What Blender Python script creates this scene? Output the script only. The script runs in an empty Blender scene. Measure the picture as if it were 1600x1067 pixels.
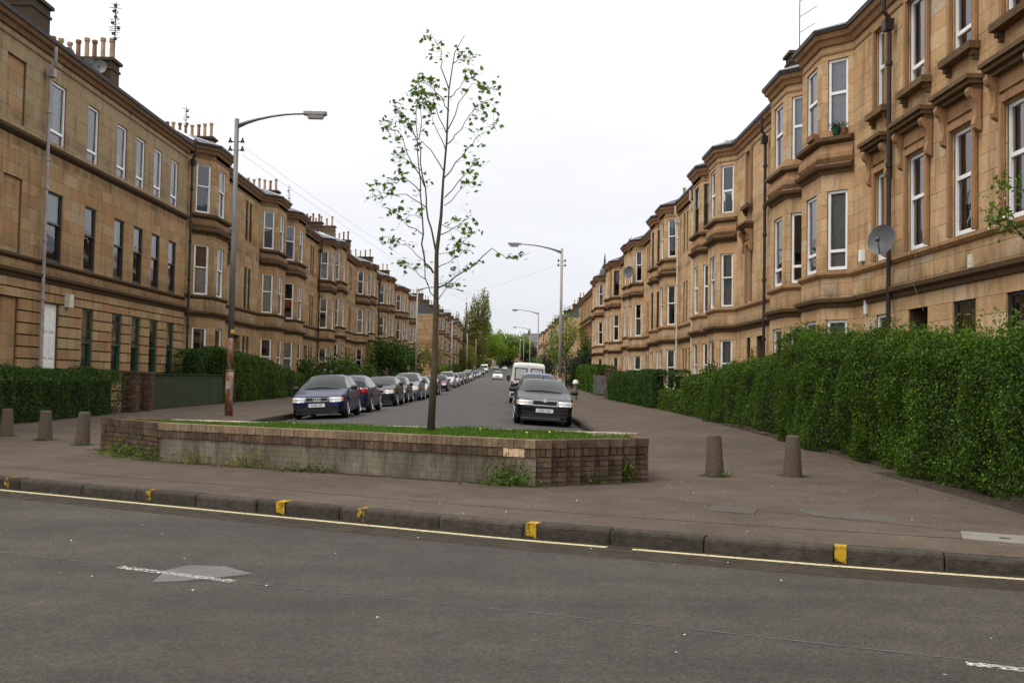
import bpy, math, random
import numpy as np
from mathutils import Matrix, Vector
random.seed(7); RNG = np.random.default_rng(7)
SC = bpy.context.scene
COL = SC.collection

# ------------------------------------------------------------------ camera
cam = bpy.data.cameras.new('camera'); cam_o = bpy.data.objects.new('camera', cam); COL.objects.link(cam_o)
cam.sensor_width = 36; cam.lens = 35.01; cam.clip_start = 0.1; cam.clip_end = 4000
cam_o.matrix_world = Matrix(((0.99981761, -0.01821516, -0.00574074, 0.0),
                             (-0.00642207, -0.03756908, -0.9992734, 0.0),
                             (0.01798625, 0.99912801, -0.03767921, 1.5),
                             (0, 0, 0, 1)))
SC.camera = cam_o

# ------------------------------------------------------------------ sky and sun (overcast)
SUN_EL, SUN_AZ = math.radians(62), math.radians(236)      # azimuth clockwise from +Y: behind and to the left
W = bpy.data.worlds.new('World'); SC.world = W; W.use_nodes = True
nt = W.node_tree; nt.nodes.clear()
def wn(t, **k):
    n = nt.nodes.new(t)
    for a, b in k.items(): setattr(n, a, b)
    return n
out = wn('ShaderNodeOutputWorld'); mixs = wn('ShaderNodeMixShader')
b1 = wn('ShaderNodeBackground'); b2 = wn('ShaderNodeBackground')
sky = wn('ShaderNodeTexSky', sky_type='NISHITA'); sky.sun_disc = False
sky.sun_elevation = SUN_EL; sky.sun_rotation = SUN_AZ
nt.links.new(sky.outputs[0], b1.inputs[0]); b1.inputs[1].default_value = 0.1
tc = wn('ShaderNodeTexCoord'); sep = wn('ShaderNodeSeparateXYZ'); nt.links.new(tc.outputs['Generated'], sep.inputs[0])
mp = wn('ShaderNodeMapping'); mp.inputs['Scale'].default_value = (1.6, 1.6, 7.0)
nz = wn('ShaderNodeTexNoise'); nz.inputs['Scale'].default_value = 1.7; nz.inputs['Detail'].default_value = 5
nt.links.new(tc.outputs['Generated'], mp.inputs[0]); nt.links.new(mp.outputs[0], nz.inputs['Vector'])
ramp = wn('ShaderNodeValToRGB'); e = ramp.color_ramp.elements
e[0].position = 0.0; e[0].color = (.67, .69, .73, 1); e[1].position = 1.0; e[1].color = (1.42, 1.42, 1.40, 1)
for p, c in ((.10, (.70, .71, .745, 1)), (.24, (.86, .86, .88, 1)), (.5, (1.15, 1.15, 1.15, 1))):
    q = ramp.color_ramp.elements.new(p); q.color = c
nt.links.new(sep.outputs[2], ramp.inputs[0])
cl = wn('ShaderNodeMapRange'); cl.inputs['From Min'].default_value = .3; cl.inputs['From Max'].default_value = .7
cl.inputs['To Min'].default_value = .93; cl.inputs['To Max'].default_value = 1.05
nt.links.new(nz.outputs[0], cl.inputs[0])
mul = wn('ShaderNodeVectorMath', operation='SCALE'); nt.links.new(ramp.outputs[0], mul.inputs[0]); nt.links.new(cl.outputs[0], mul.inputs['Scale'])
nt.links.new(mul.outputs[0], b2.inputs[0]); b2.inputs[1].default_value = 1.0
mixs.inputs[0].default_value = .93
nt.links.new(b1.outputs[0], mixs.inputs[1]); nt.links.new(b2.outputs[0], mixs.inputs[2]); nt.links.new(mixs.outputs[0], out.inputs[0])
sun = bpy.data.lights.new('sun', 'SUN'); sun.energy = 1.45; sun.angle = math.radians(28); sun.color = (1, .95, .87)
sun_o = bpy.data.objects.new('sun', sun); COL.objects.link(sun_o)
sd = Vector((math.sin(SUN_AZ) * math.cos(SUN_EL), math.cos(SUN_AZ) * math.cos(SUN_EL), math.sin(SUN_EL)))
sun_o.rotation_euler = sd.to_track_quat('Z', 'Y').to_euler(); sun_o.location = (-20, -20, 40)
SC.view_settings.view_transform = 'Standard'; SC.view_settings.look = 'None'
SC.view_settings.gamma = 1; SC.view_settings.use_curve_mapping = False; SC.view_settings.exposure = 0.35
SC.render.engine = 'CYCLES'
SC.cycles.transparent_max_bounces = 12; SC.cycles.max_bounces = 6

# ------------------------------------------------------------------ materials
MATS = {}
class NT:
    def __init__(s, name):
        s.m = bpy.data.materials.new(name); s.m.use_nodes = True; s.t = s.m.node_tree
        s.b = s.t.nodes['Principled BSDF']; MATS[name] = s.m
    def n(s, t, **k):
        n = s.t.nodes.new('ShaderNode' + t)
        for a, b in k.items():
            if a in n.inputs if isinstance(a, str) else False: n.inputs[a].default_value = b
            else: setattr(n, a, b)
        return n
    def l(s, a, b): s.t.links.new(a, b)
    def noise(s, vec, scale, detail=4, rough=.55):
        n = s.n('TexNoise'); n.inputs['Scale'].default_value = scale; n.inputs['Detail'].default_value = detail
        n.inputs['Roughness'].default_value = rough
        if vec is not None: s.l(vec, n.inputs['Vector'])
        return n.outputs[0]
    def pos(s): return s.n('NewGeometry').outputs['Position']
    def scaled(s, vec, sc):
        m = s.n('Mapping'); m.inputs['Scale'].default_value = sc; s.l(vec, m.inputs[0]); return m.outputs[0]
    def ramp(s, fac, stops, interp='LINEAR'):
        r = s.n('ValToRGB'); r.color_ramp.interpolation = interp; el = r.color_ramp.elements
        while len(el) < len(stops): el.new(.5)
        for q, (p, c) in zip(el, stops): q.position = p; q.color = (*c, 1) if isinstance(c, tuple) else (c, c, c, 1)
        s.l(fac, r.inputs[0]); return r.outputs[0]
    def mix(s, fac, a, b, mode='MIX'):
        x = s.n('Mix', data_type='RGBA', blend_type=mode)
        for v, i in ((fac, 0), (a, 6), (b, 7)):
            if isinstance(v, (int, float)): x.inputs[i].default_value = v
            elif isinstance(v, tuple): x.inputs[i].default_value = (*v, 1)
            else: s.l(v, x.inputs[i])
        return x.outputs[2]
    def math(s, op, a, b=0.0):
        x = s.n('Math', operation=op)
        for v, i in ((a, 0), (b, 1)):
            if isinstance(v, (int, float)): x.inputs[i].default_value = v
            else: s.l(v, x.inputs[i])
        return x.outputs[0]
    def rnd(s):       # one number per object and per loose piece
        a = s.n('ObjectInfo').outputs['Random']; b = s.n('NewGeometry').outputs['Random Per Island']
        return s.math('FRACT', s.math('ADD', a, b))
    def bump(s, h, strength=.3, dist=.02):
        b = s.n('Bump'); b.inputs['Strength'].default_value = strength; b.inputs['Distance'].default_value = dist
        s.l(h, b.inputs['Height']); s.l(b.outputs[0], s.b.inputs['Normal'])
    def col(s, c):
        if isinstance(c, tuple): s.b.inputs['Base Color'].default_value = (*c, 1)
        else: s.l(c, s.b.inputs['Base Color'])
    def set(s, **k):
        mp = dict(rough='Roughness', metal='Metallic', spec='Specular IOR Level', coat='Coat Weight', coatr='Coat Roughness', alpha='Alpha')
        for a, v in k.items(): s.b.inputs[mp[a]].default_value = v

def plain(name, c, rough=.7, metal=0, spec=.4, coat=0, var=.25, scale=6.0, bump=0.0):
    t = NT(name)
    if var:
        n = t.noise(t.pos(), scale, 5)
        k = t.ramp(n, ((.25, 1 - var), (.75, 1 + var)))
        t.col(t.mix(1.0, c, k, 'MULTIPLY'))
        if bump: t.bump(t.noise(t.pos(), scale * 6, 4), bump, .01)
    else: t.col(c)
    t.set(rough=rough, metal=metal, spec=spec, coat=coat, coatr=.06)
    return t.m

def stone(name, stops, soot=.45, coursed=False, dark=False, bw=.95, bh=.36, joint=.010, bands=(), upper=None):
    t = NT(name); p = t.pos()
    big = t.noise(p, .55, 5, .6)
    if coursed:
        sx = t.n('SeparateXYZ'); t.l(p, sx.inputs[0]); cx = t.n('CombineXYZ')
        t.l(t.math('ADD', sx.outputs[1], t.math('MULTIPLY', sx.outputs[0], .37)), cx.inputs[0]); t.l(sx.outputs[2], cx.inputs[1])
        br = t.n('TexBrick'); t.l(cx.outputs[0], br.inputs['Vector'])
        br.inputs['Scale'].default_value = 1; br.inputs['Brick Width'].default_value = bw; br.inputs['Row Height'].default_value = bh
        br.inputs['Mortar Size'].default_value = joint; br.inputs['Mortar Smooth'].default_value = .3
        br.inputs['Color1'].default_value = (0, 0, 0, 1); br.inputs['Color2'].default_value = (1, 1, 1, 1); br.inputs['Mortar'].default_value = (.5, .5, .5, 1)
        r = t.mix(.40, br.outputs[0], big)
        mort = br.outputs['Fac']
    else:
        r = t.mix(.40, t.rnd(), big); mort = None
    c = t.ramp(r, stops)
    if upper:
        su = t.n('SeparateXYZ'); t.l(p, su.inputs[0]); c = t.mix(t.ramp(t.math('DIVIDE', su.outputs[2], 16.0), ((8.33 / 16, 0.0), (8.36 / 16, .62))), c, upper)
    fine = t.noise(p, 14, 6, .65)
    c = t.mix(1.0, c, t.ramp(fine, ((.2, .74), (.8, 1.2))), 'MULTIPLY')
    streak = t.noise(t.scaled(p, (2.2, 2.2, .32)), 1.5, 6, .65)
    sf = t.ramp(streak, ((.50, 0.0), (.72, soot)))
    c = t.mix(sf, c, (.075, .058, .042))
    blotch = t.noise(p, .9, 6, .7)
    c = t.mix(t.ramp(blotch, ((.55, 0.0), (.8, soot * .8))), c, (.12, .085, .055))
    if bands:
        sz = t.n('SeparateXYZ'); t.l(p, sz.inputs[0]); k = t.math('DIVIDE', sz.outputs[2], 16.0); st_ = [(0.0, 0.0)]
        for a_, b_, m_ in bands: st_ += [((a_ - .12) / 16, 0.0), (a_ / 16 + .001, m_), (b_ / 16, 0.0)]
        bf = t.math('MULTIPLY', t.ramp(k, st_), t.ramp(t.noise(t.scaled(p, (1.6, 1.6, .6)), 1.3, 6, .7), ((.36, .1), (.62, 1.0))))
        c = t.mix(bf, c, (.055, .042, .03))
    if mort is not None: c = t.mix(t.math('MULTIPLY', mort, .45), c, (.09, .065, .045))
    t.col(c); t.set(rough=.92, spec=.15)
    h = t.noise(p, 25, 5, .7)
    if mort is not None: h = t.math('SUBTRACT', h, t.math('MULTIPLY', mort, 2.5))
    t.bump(h, .35, .012)
    return t.m

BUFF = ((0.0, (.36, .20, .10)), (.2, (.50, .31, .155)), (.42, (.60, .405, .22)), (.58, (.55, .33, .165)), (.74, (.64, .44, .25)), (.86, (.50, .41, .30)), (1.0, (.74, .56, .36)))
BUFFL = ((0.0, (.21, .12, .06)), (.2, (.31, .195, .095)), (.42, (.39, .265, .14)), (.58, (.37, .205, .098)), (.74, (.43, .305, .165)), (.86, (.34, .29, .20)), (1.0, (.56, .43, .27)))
GREYL = ((0.0, (.16, .115, .07)), (.5, (.21, .155, .095)), (1.0, (.26, .19, .12)))
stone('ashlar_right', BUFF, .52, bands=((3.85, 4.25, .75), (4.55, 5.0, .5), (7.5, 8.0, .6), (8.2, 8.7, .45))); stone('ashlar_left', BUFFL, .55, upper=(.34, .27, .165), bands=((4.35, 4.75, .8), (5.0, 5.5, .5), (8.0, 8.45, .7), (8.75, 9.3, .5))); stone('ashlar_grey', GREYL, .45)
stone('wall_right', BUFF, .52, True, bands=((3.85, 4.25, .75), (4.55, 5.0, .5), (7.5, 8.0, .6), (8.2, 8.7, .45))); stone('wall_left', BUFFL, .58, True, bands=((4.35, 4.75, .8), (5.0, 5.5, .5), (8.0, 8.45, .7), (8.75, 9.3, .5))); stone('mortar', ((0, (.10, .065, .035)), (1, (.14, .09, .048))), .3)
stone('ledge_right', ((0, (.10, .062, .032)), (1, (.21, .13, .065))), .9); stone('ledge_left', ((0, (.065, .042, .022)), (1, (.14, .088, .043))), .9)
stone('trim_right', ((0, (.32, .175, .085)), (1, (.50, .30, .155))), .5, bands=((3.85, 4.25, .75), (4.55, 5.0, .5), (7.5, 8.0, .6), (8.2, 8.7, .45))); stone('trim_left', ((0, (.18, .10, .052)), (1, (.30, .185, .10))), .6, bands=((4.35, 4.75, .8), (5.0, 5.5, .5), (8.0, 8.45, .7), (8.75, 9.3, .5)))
stone('render_dark', ((0, (.06, .045, .03)), (1, (.10, .074, .048))), .6)
def slates():
    t = NT('slate'); p = t.pos(); sx = t.n('SeparateXYZ'); t.l(p, sx.inputs[0]); cx = t.n('CombineXYZ')
    t.l(sx.outputs[1], cx.inputs[0]); t.l(sx.outputs[2], cx.inputs[1])
    br = t.n('TexBrick'); t.l(cx.outputs[0], br.inputs['Vector']); br.inputs['Scale'].default_value = 1
    br.inputs['Brick Width'].default_value = .28; br.inputs['Row Height'].default_value = .12; br.inputs['Mortar Size'].default_value = .008
    br.inputs['Color1'].default_value = (.045, .05, .06, 1); br.inputs['Color2'].default_value = (.11, .115, .125, 1); br.inputs['Mortar'].default_value = (.02, .02, .02, 1)
    t.col(t.mix(.4, br.outputs[0], t.ramp(t.noise(p, 3, 5), ((.3, .04), (.7, .12))))); t.set(rough=.45, spec=.5); t.bump(br.outputs['Fac'], -.3, .01)
slates()
plain('lead', (.42, .44, .47), .35, .3, .5); plain('upvc', (.90, .90, .89), .35, var=.06, scale=2); plain('white_paint', (.82, .81, .77), .5, var=.12)
plain('cream_paint', (.62, .58, .45), .5, var=.15); plain('dark_paint', (.03, .026, .024), .45, var=.2); plain('green_paint', (.015, .085, .055), .4, var=.3)
plain('black_iron', (.028, .02, .018), .5, var=.5, scale=3); plain('grey_iron', (.34, .30, .29), .55, var=.25, scale=3)
plain('pot_buff', (.40, .28, .15), .8, var=.35, scale=4); plain('pot_red', (.24, .11, .055), .8, var=.35, scale=4); plain('dish', (.085, .085, .09), .45, var=.2)
plain('curtain', (.74, .75, .74), .9, var=.2, scale=9); plain('blind', (.50, .45, .36), .9, var=.15); plain('room_dark', (.05, .045, .04), .9, var=.1)
plain('orange_cloth', (.65, .10, .02), .8, var=.1); plain('yellow_plastic', (.75, .8, .08), .6, var=0)
plain('fence_wood', (.024, .040, .012), .85, var=.45, scale=5, bump=.4); plain('soil', (.06, .042, .03), .95, var=.5, scale=8, bump=.6)
plain('concrete_bollard', (.115, .085, .062), .95, var=.55, scale=60, bump=.9); plain('concrete_pale', (.19, .172, .145), .9, var=.2, scale=10)
plain('bark_young', (.085, .062, .035), .9, var=.35, scale=14, bump=.4); plain('bark', (.06, .05, .04), .95, var=.4, scale=8, bump=.5)
plain('rubber', (.014, .014, .015), .75, var=.2); plain('alloy', (.55, .56, .58), .3, .85, .5, var=.05); plain('chrome', (.78, .79, .80), .25, .55, .5, var=0)
plain('black_trim', (.02, .02, .021), .5, var=.15); plain('car_glass', (.016, .022, .020), .05, 0, .28, 0, var=0); plain('lamp_glass', (.62, .63, .63), .1, .1, .7, 1.0, var=.25, scale=30)
plain('amber', (.55, .17, .03), .2, 0, .6, .6, var=0); plain('tail_red', (.42, .012, .012), .15, 0, .6, 1.0, var=.1, scale=20); plain('plate_white', (.78, .78, .75), .4, var=0)
plain('plate_yellow', (.72, .55, .06), .4, var=0); plain('letter_black', (.012, .012, .012), .5, var=0)
plain('skin', (.45, .27, .19), .6, var=0); plain('hair', (.03, .02, .015), .7, var=0); plain('red_cloth', (.30, .02, .025), .85, var=.2); plain('jeans', (.03, .04, .08), .85, var=.2)
plain('road_line_white', (.58, .57, .54), .85, var=.35, scale=25); plain('kerb_yellow', (.60, .38, .03), .8, var=.4, scale=22)
plain('cast_iron', (.10, .095, .085), .7, .2, var=.4, scale=20); plain('tar', (.018, .018, .02), .55, var=.3, scale=12); plain('petal', (.75, .73, .68), .8, var=.1)
plain('dandelion', (.75, .60, .05), .8, var=.1); plain('lamp_grey', (.16, .165, .16), .55, .2, var=.2, scale=3); plain('lamp_bowl', (.45, .44, .43), .25, 0, .5, .3, var=.1); plain('ceramic', (.02, .018, .016), .3, var=0)
plain('paper', (.40, .38, .34), .8, var=.2); plain('red_band', (.40, .05, .03), .7, var=.2)
PAINT = {}
for k, c, mt in (('navy', (.006, .010, .055), .2), ('blue', (.05, .10, .30), .3), ('black', (.004, .004, .0045), .0), ('charcoal', (.035, .037, .042), .45), ('silver', (.40, .41, .43), .55),
              ('dark_red', (.075, .008, .014), .3), ('white', (.74, .74, .72), 0), ('red', (.30, .02, .02), .1), ('grey_blue', (.14, .17, .21), .5), ('pale_green', (.30, .36, .32), .4)):
    PAINT[k] = plain('paint_' + k, c, .30, mt, .22, .14, var=.08, scale=2)

def glass():
    t = NT('window_glass'); t.t.nodes.remove(t.b)
    o = t.t.nodes['Material Output']; tr = t.n('BsdfTransparent'); gl = t.n('BsdfGlossy'); tr.inputs[0].default_value = (.80, .84, .84, 1)
    gl.inputs[0].default_value = (.93, .95, 1.0, 1); gl.inputs['Roughness'].default_value = .02
    nz = t.noise(t.pos(), 2.2, 2); bp = t.n('Bump'); bp.inputs['Strength'].default_value = .08; bp.inputs['Distance'].default_value = .03
    t.l(nz, bp.inputs['Height']); t.l(bp.outputs[0], gl.inputs['Normal'])
    fr = t.n('Fresnel'); fr.inputs[0].default_value = 2.1; mx = t.n('MixShader')
    t.l(fr.outputs[0], mx.inputs[0]); t.l(tr.outputs[0], mx.inputs[1]); t.l(gl.outputs[0], mx.inputs[2]); t.l(mx.outputs[0], o.inputs[0])
glass()

def asphalt(name, c1, c2, agg, patch, wet=.35, tracks=False):
    t = NT(name); p = t.pos()
    big = t.noise(p, .35, 5, .6); mid = t.noise(p, 2.2, 6, .65)
    c = t.mix(t.ramp(big, ((.35, 0.0), (.68, 1.0))), c1, c2)
    c = t.mix(1.0, c, t.ramp(mid, ((.25, 1 - patch), (.75, 1 + patch))), 'MULTIPLY')
    if tracks:
        m_ = t.n('Mapping'); m_.inputs['Rotation'].default_value = (0, 0, math.radians(24)); m_.inputs['Scale'].default_value = (.10, 1.1, 1); t.l(p, m_.inputs[0])
        c = t.mix(1.0, c, t.ramp(t.noise(m_.outputs[0], 1.0, 4, .6), ((.3, .80), (.7, 1.2))), 'MULTIPLY')
        c = t.mix(t.ramp(t.noise(p, .8, 6, .7), ((.60, 0.0), (.74, .45))), c, (.032, .028, .025))
    vo = t.n('TexVoronoi'); vo.inputs['Scale'].default_value = agg * 1.15; t.l(p, vo.inputs['Vector'])
    c = t.mix(1.0, c, t.ramp(vo.outputs['Color'], ((.15, .66), (.6, 1.0), (.97, 1.5))), 'MULTIPLY')
    sp = t.noise(p, agg * .8, 3, .7)
    c = t.mix(t.ramp(sp, ((.66, 0.0), (.78, .6))), c, (.30, .28, .25))
    t.col(c); t.set(rough=.82, spec=wet)
    t.bump(vo.outputs['Distance'], .5, .012)
    return t.m
asphalt('asphalt_road', (.041, .034, .028), (.061, .051, .043), 55, .25, .35, True)
asphalt('asphalt_street', (.058, .053, .050), (.075, .068, .064), 70, .10, .3)
asphalt('asphalt_pavement', (.082, .061, .045), (.118, .088, .065), 90, .22, .2)
asphalt('asphalt_patch', (.088, .078, .064), (.11, .097, .08), 90, .15, .2)
def kerbmat():
    t = NT('kerb_stone'); p = t.pos()
    c = t.mix(t.rnd(), (.038, .032, .026), (.080, .066, .052)); c = t.mix(1.0, c, t.ramp(t.noise(p, 9, 6, .7), ((.25, .5), (.75, 1.6))), 'MULTIPLY')
    t.col(c); t.set(rough=.9, spec=.2); t.bump(t.noise(p, 14, 6, .75), .8, .04)
kerbmat()
def brickmat(name, a, b, c3, grime=.5):
    t = NT(name); p = t.pos(); r = t.rnd()
    c = t.ramp(r, ((0, a), (.5, b), (1, c3)))
    c = t.mix(1.0, c, t.ramp(t.noise(p, 30, 6, .7), ((.25, .6), (.75, 1.4))), 'MULTIPLY')
    c = t.mix(t.ramp(t.noise(p, 2.0, 6, .7), ((.45, 0.0), (.7, grime))), c, (.035, .03, .026))
    t.col(c); t.set(rough=.93, spec=.1); t.bump(t.noise(p, 60, 5, .7), .25, .004)
brickmat('brick_brown', (.085, .055, .037), (.115, .075, .049), (.15, .10, .066), .85); brickmat('brick_coping', (.20, .14, .09), (.235, .165, .105), (.27, .19, .12), .5); brickmat('brick_pale', (.40, .34, .26), (.50, .43, .34), (.55, .48, .38), .3)
brickmat('brick_buff', (.50, .33, .20), (.62, .42, .27), (.66, .47, .31), .1)
def rendered():
    t = NT('planter_render'); p = t.pos(); sx = t.n('SeparateXYZ'); t.l(p, sx.inputs[0]); cx = t.n('CombineXYZ'); t.l(sx.outputs[0], cx.inputs[0]); t.l(sx.outputs[2], cx.inputs[1])
    br = t.n('TexBrick'); t.l(cx.outputs[0], br.inputs['Vector']); br.inputs['Scale'].default_value = 1; br.inputs['Brick Width'].default_value = .22
    br.inputs['Row Height'].default_value = .075; br.inputs['Mortar Size'].default_value = .006
    c = t.ramp(t.noise(p, 1.1, 6, .65), ((.3, (.12, .098, .068)), (.5, (.20, .168, .122)), (.7, (.285, .245, .185))))
    st = t.noise(t.scaled(p, (4, 4, .8)), 1.3, 6, .7)
    c = t.mix(t.ramp(st, ((.42, 0.0), (.68, .9))), c, (.055, .046, .037))
    c = t.mix(t.ramp(t.noise(t.scaled(p, (1, 1, 3)), 3.1, 6, .7), ((.6, 0.0), (.7, .75))), c, (.32, .28, .22))
    c = t.mix(t.math('MULTIPLY', br.outputs['Fac'], .35), c, (.06, .05, .04))
    t.col(c); t.set(rough=.95, spec=.1); t.bump(t.math('SUBTRACT', t.noise(p, 35, 5, .7), br.outputs['Fac']), .35, .012)
rendered()
def rusty():
    t = NT('lamp_rust'); p = t.pos()
    f = t.ramp(t.noise(t.scaled(p, (1, 1, .35)), 7, 6, .7), ((.40, 0.0), (.52, 1.0)))
    c = t.mix(f, (.30, .27, .24), t.mix(t.noise(p, 18, 5), (.13, .042, .02), (.26, .095, .042)))
    t.col(c); t.set(rough=.85, spec=.2)
rusty()
def leafmat(name, a, b, c3, trans=.25):
    t = NT(name); r = t.rnd(); big = t.noise(t.pos(), .9, 4)
    c = t.ramp(t.mix(.45, r, big), ((.1, a), (.5, b), (.9, c3)))
    t.col(c); t.set(rough=.6, spec=.3)
    td = t.n('BsdfTranslucent'); t.l(c, td.inputs[0]); mx = t.n('MixShader'); mx.inputs[0].default_value = trans
    o = t.t.nodes['Material Output']; t.l(t.b.outputs[0], mx.inputs[1]); t.l(td.outputs[0], mx.inputs[2]); t.l(mx.outputs[0], o.inputs[0])
leafmat('leaf_hedge', (.016, .037, .002), (.045, .098, .003), (.13, .235, .007))
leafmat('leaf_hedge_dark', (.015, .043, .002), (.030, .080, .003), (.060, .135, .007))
leafmat('leaf_young', (.045, .10, .006), (.09, .17, .010), (.17, .28, .02), .45)
leafmat('leaf_spring', (.09, .15, .008), (.15, .23, .015), (.22, .31, .03), .45)
leafmat('leaf_olive', (.11, .115, .018), (.17, .175, .03), (.25, .24, .06), .45)
leafmat('leaf_dark', (.010, .020, .007), (.018, .034, .010), (.03, .05, .015), .15)
leafmat('leaf_yellow', (.16, .15, .03), (.22, .20, .04), (.28, .25, .06), .4)
leafmat('leaf_russet', (.09, .05, .03), (.13, .075, .04), (.17, .11, .06), .3)
leafmat('grass_blade', (.048, .105, .007), (.080, .165, .012), (.13, .225, .028), .35)
leafmat('leaf_shoot', (.055, .13, .004), (.09, .19, .006), (.14, .26, .012), .4)
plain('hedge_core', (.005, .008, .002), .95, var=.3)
def film():
    t = NT('clear_film'); t.t.nodes.remove(t.b); o = t.t.nodes['Material Output']; tr = t.n('BsdfTransparent'); d = t.n('BsdfPrincipled')
    d.inputs['Base Color'].default_value = (.42, .42, .43, 1); d.inputs['Roughness'].default_value = .3; mx = t.n('MixShader'); mx.inputs[0].default_value = .26
    t.l(tr.outputs[0], mx.inputs[1]); t.l(d.outputs[0], mx.inputs[2]); t.l(mx.outputs[0], o.inputs[0])
film()
def wornline(name, c, lo, hi, sc=22):
    t = NT(name); p = t.pos(); t.col(c); t.set(rough=.85, spec=.2); o = t.t.nodes['Material Output']; tr = t.n('BsdfTransparent'); mx = t.n('MixShader')
    t.l(t.ramp(t.noise(p, sc, 6, .75), ((lo, 1.0), (hi, 0.0))), mx.inputs[0]); t.l(tr.outputs[0], mx.inputs[1]); t.l(t.b.outputs[0], mx.inputs[2]); t.l(mx.outputs[0], o.inputs[0])
wornline('yellow_line', (.56, .48, .28), .52, .70); wornline('kerb_yellow_worn', (.50, .30, .02), .40, .52); wornline('kerb_yellow_good', (.50, .30, .02), .46, .64, 16); wornline('gutter_dirt_and_shade', (.045, .034, .023), .44, .68, 3.0); wornline('worn_white', (.55, .53, .49), .40, .56, 30); wornline('faint_tar', (.12, .12, .12), .42, .60, 14)  # the dirt film also serves as painted contact shade at planter and bollards
M = MATS

# ------------------------------------------------------------------ mesh helpers
class MB:
    def __init__(s): s.v = []; s.f = []; s.mi = []
    def add(s, vs, fs, mi=0):
        o = len(s.v); s.v += [tuple(a) for a in vs]; s.f += [tuple(i + o for i in q) for q in fs]; s.mi += [mi] * len(fs); return s
    def box(s, c, d, rot=None, mi=0, taper=1.0):
        x, y, z = (q / 2 for q in d); vs = []
        for dz in (-1, 1):
            k = taper if dz > 0 else 1
            for a, b in ((-1, -1), (1, -1), (1, 1), (-1, 1)): vs.append(Vector((a * x * k, b * y * k, dz * z)))
        if rot is not None:
            R = rot if isinstance(rot, Matrix) else Matrix.Rotation(rot, 3, 'Z'); vs = [R @ v for v in vs]
        c = Vector(c); vs = [v + c for v in vs]
        return s.add(vs, [(3, 2, 1, 0), (4, 5, 6, 7), (0, 1, 5, 4), (1, 2, 6, 5), (2, 3, 7, 6), (3, 0, 4, 7)], mi)
    def quad(s, a, b, c, d, mi=0): return s.add([a, b, c, d], [(0, 1, 2, 3)], mi)
    def tube(s, pts, rad, n=6, mi=0, cap=True):
        pts = [Vector(p) for p in pts]; rad = rad if isinstance(rad, (list, tuple)) else [rad] * len(pts)
        vs = []; fs = []; up = None
        for i, p in enumerate(pts):
            d = (pts[min(i + 1, len(pts) - 1)] - pts[max(i - 1, 0)]); d = d.normalized() if d.length > 1e-9 else Vector((0, 0, 1))
            if up is None: up = Vector((1, 0, 0)) if abs(d.x) < .8 else Vector((0, 1, 0))
            a = (up - d * up.dot(d)).normalized(); b = d.cross(a); up = a
            for k in range(n):
                t = 2 * math.pi * k / n; vs.append(p + (a * math.cos(t) + b * math.sin(t)) * rad[i])
        for i in range(len(pts) - 1):
            for k in range(n):
                k2 = (k + 1) % n; fs.append((i * n + k, i * n + k2, (i + 1) * n + k2, (i + 1) * n + k))
        if cap: fs.append(tuple(range(n))[::-1]); fs.append(tuple((len(pts) - 1) * n + k for k in range(n)))
        return s.add(vs, fs, mi)
    def lathe(s, prof, c=(0, 0, 0), n=14, mi=0, axis='Z'):
        vs = []; fs = []
        for r, z in prof:
            for k in range(n):
                t = 2 * math.pi * k / n; q = (r * math.cos(t), r * math.sin(t), z)
                if axis == 'Y': q = (q[0], q[2], q[1])
                vs.append((q[0] + c[0], q[1] + c[1], q[2] + c[2]))
        for i in range(len(prof) - 1):
            for k in range(n):
                k2 = (k + 1) % n; fs.append((i * n + k, i * n + k2, (i + 1) * n + k2, (i + 1) * n + k))
        fs.append(tuple(range(n))[::-1]); fs.append(tuple((len(prof) - 1) * n + k for k in range(n)))
        return s.add(vs, fs, mi)
    def sweep(s, path, prof, L, mi=0, ends=True):     # path (u,w), profile (out,z)
        P = [Vector(p) for p in path]; ns = []
        for i in range(len(P) - 1):
            d = (P[i + 1] - P[i]).normalized(); ns.append(Vector((-d.y, d.x)))
        vs = []; m = len(prof)
        for i, p in enumerate(P):
            a = ns[max(i - 1, 0)]; b = ns[min(i, len(ns) - 1)]; n = (a + b).normalized(); n = n / max(.5, n.dot(a))
            for d, z in prof: q = p + n * d; vs.append(L(q.x, q.y, z))
        fs = []
        for i in range(len(P) - 1):
            for k in range(m): k2 = (k + 1) % m; fs.append((i * m + k, (i + 1) * m + k, (i + 1) * m + k2, i * m + k2))
        if ends: fs.append(tuple(range(m))); fs.append(tuple((len(P) - 1) * m + k for k in range(m))[::-1])
        return s.add(vs, fs, mi)
    def mesh(s, name, mats, smooth=False):
        me = bpy.data.meshes.new(name); me.from_pydata(s.v, [], s.f)
        for m in (mats if isinstance(mats, (list, tuple)) else [mats]): me.materials.append(M[m] if isinstance(m, str) else m)
        if len(me.materials) > 1: me.polygons.foreach_set('material_index', s.mi)
        if smooth: me.polygons.foreach_set('use_smooth', [True] * len(s.f))
        me.update(); return me
    def obj(s, name, mats, parent=None, smooth=False, **k): return link(name, s.mesh(name, mats, smooth), parent, **k)

def link(name, data, parent=None, label=None, cat=None, group=None, kind=None):
    o = bpy.data.objects.new(name, data); COL.objects.link(o)
    if parent is not None:
        o.parent = parent
        if parent.get('_off') is not None: o.matrix_parent_inverse = Matrix.Translation(-Vector(parent['_off']))
    tag(o, label, cat, group, kind); return o
def tag(o, label=None, cat=None, group=None, kind=None):
    for k, v in (('label', label), ('category', cat), ('group', group), ('kind', kind)):
        if v: o[k] = v
    return o
def root(name, label, cat, loc, group=None):            # Empty at the thing's base; children are given in world coordinates
    o = link(name, None, None, label, cat, group); o.location = loc; o['_off'] = tuple(loc); o.empty_display_size = .3; return o
def rootl(name, label, cat, mat, group=None):           # Empty whose children are given in its own coordinates
    o = link(name, None, None, label, cat, group); o.matrix_world = mat; return o

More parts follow.
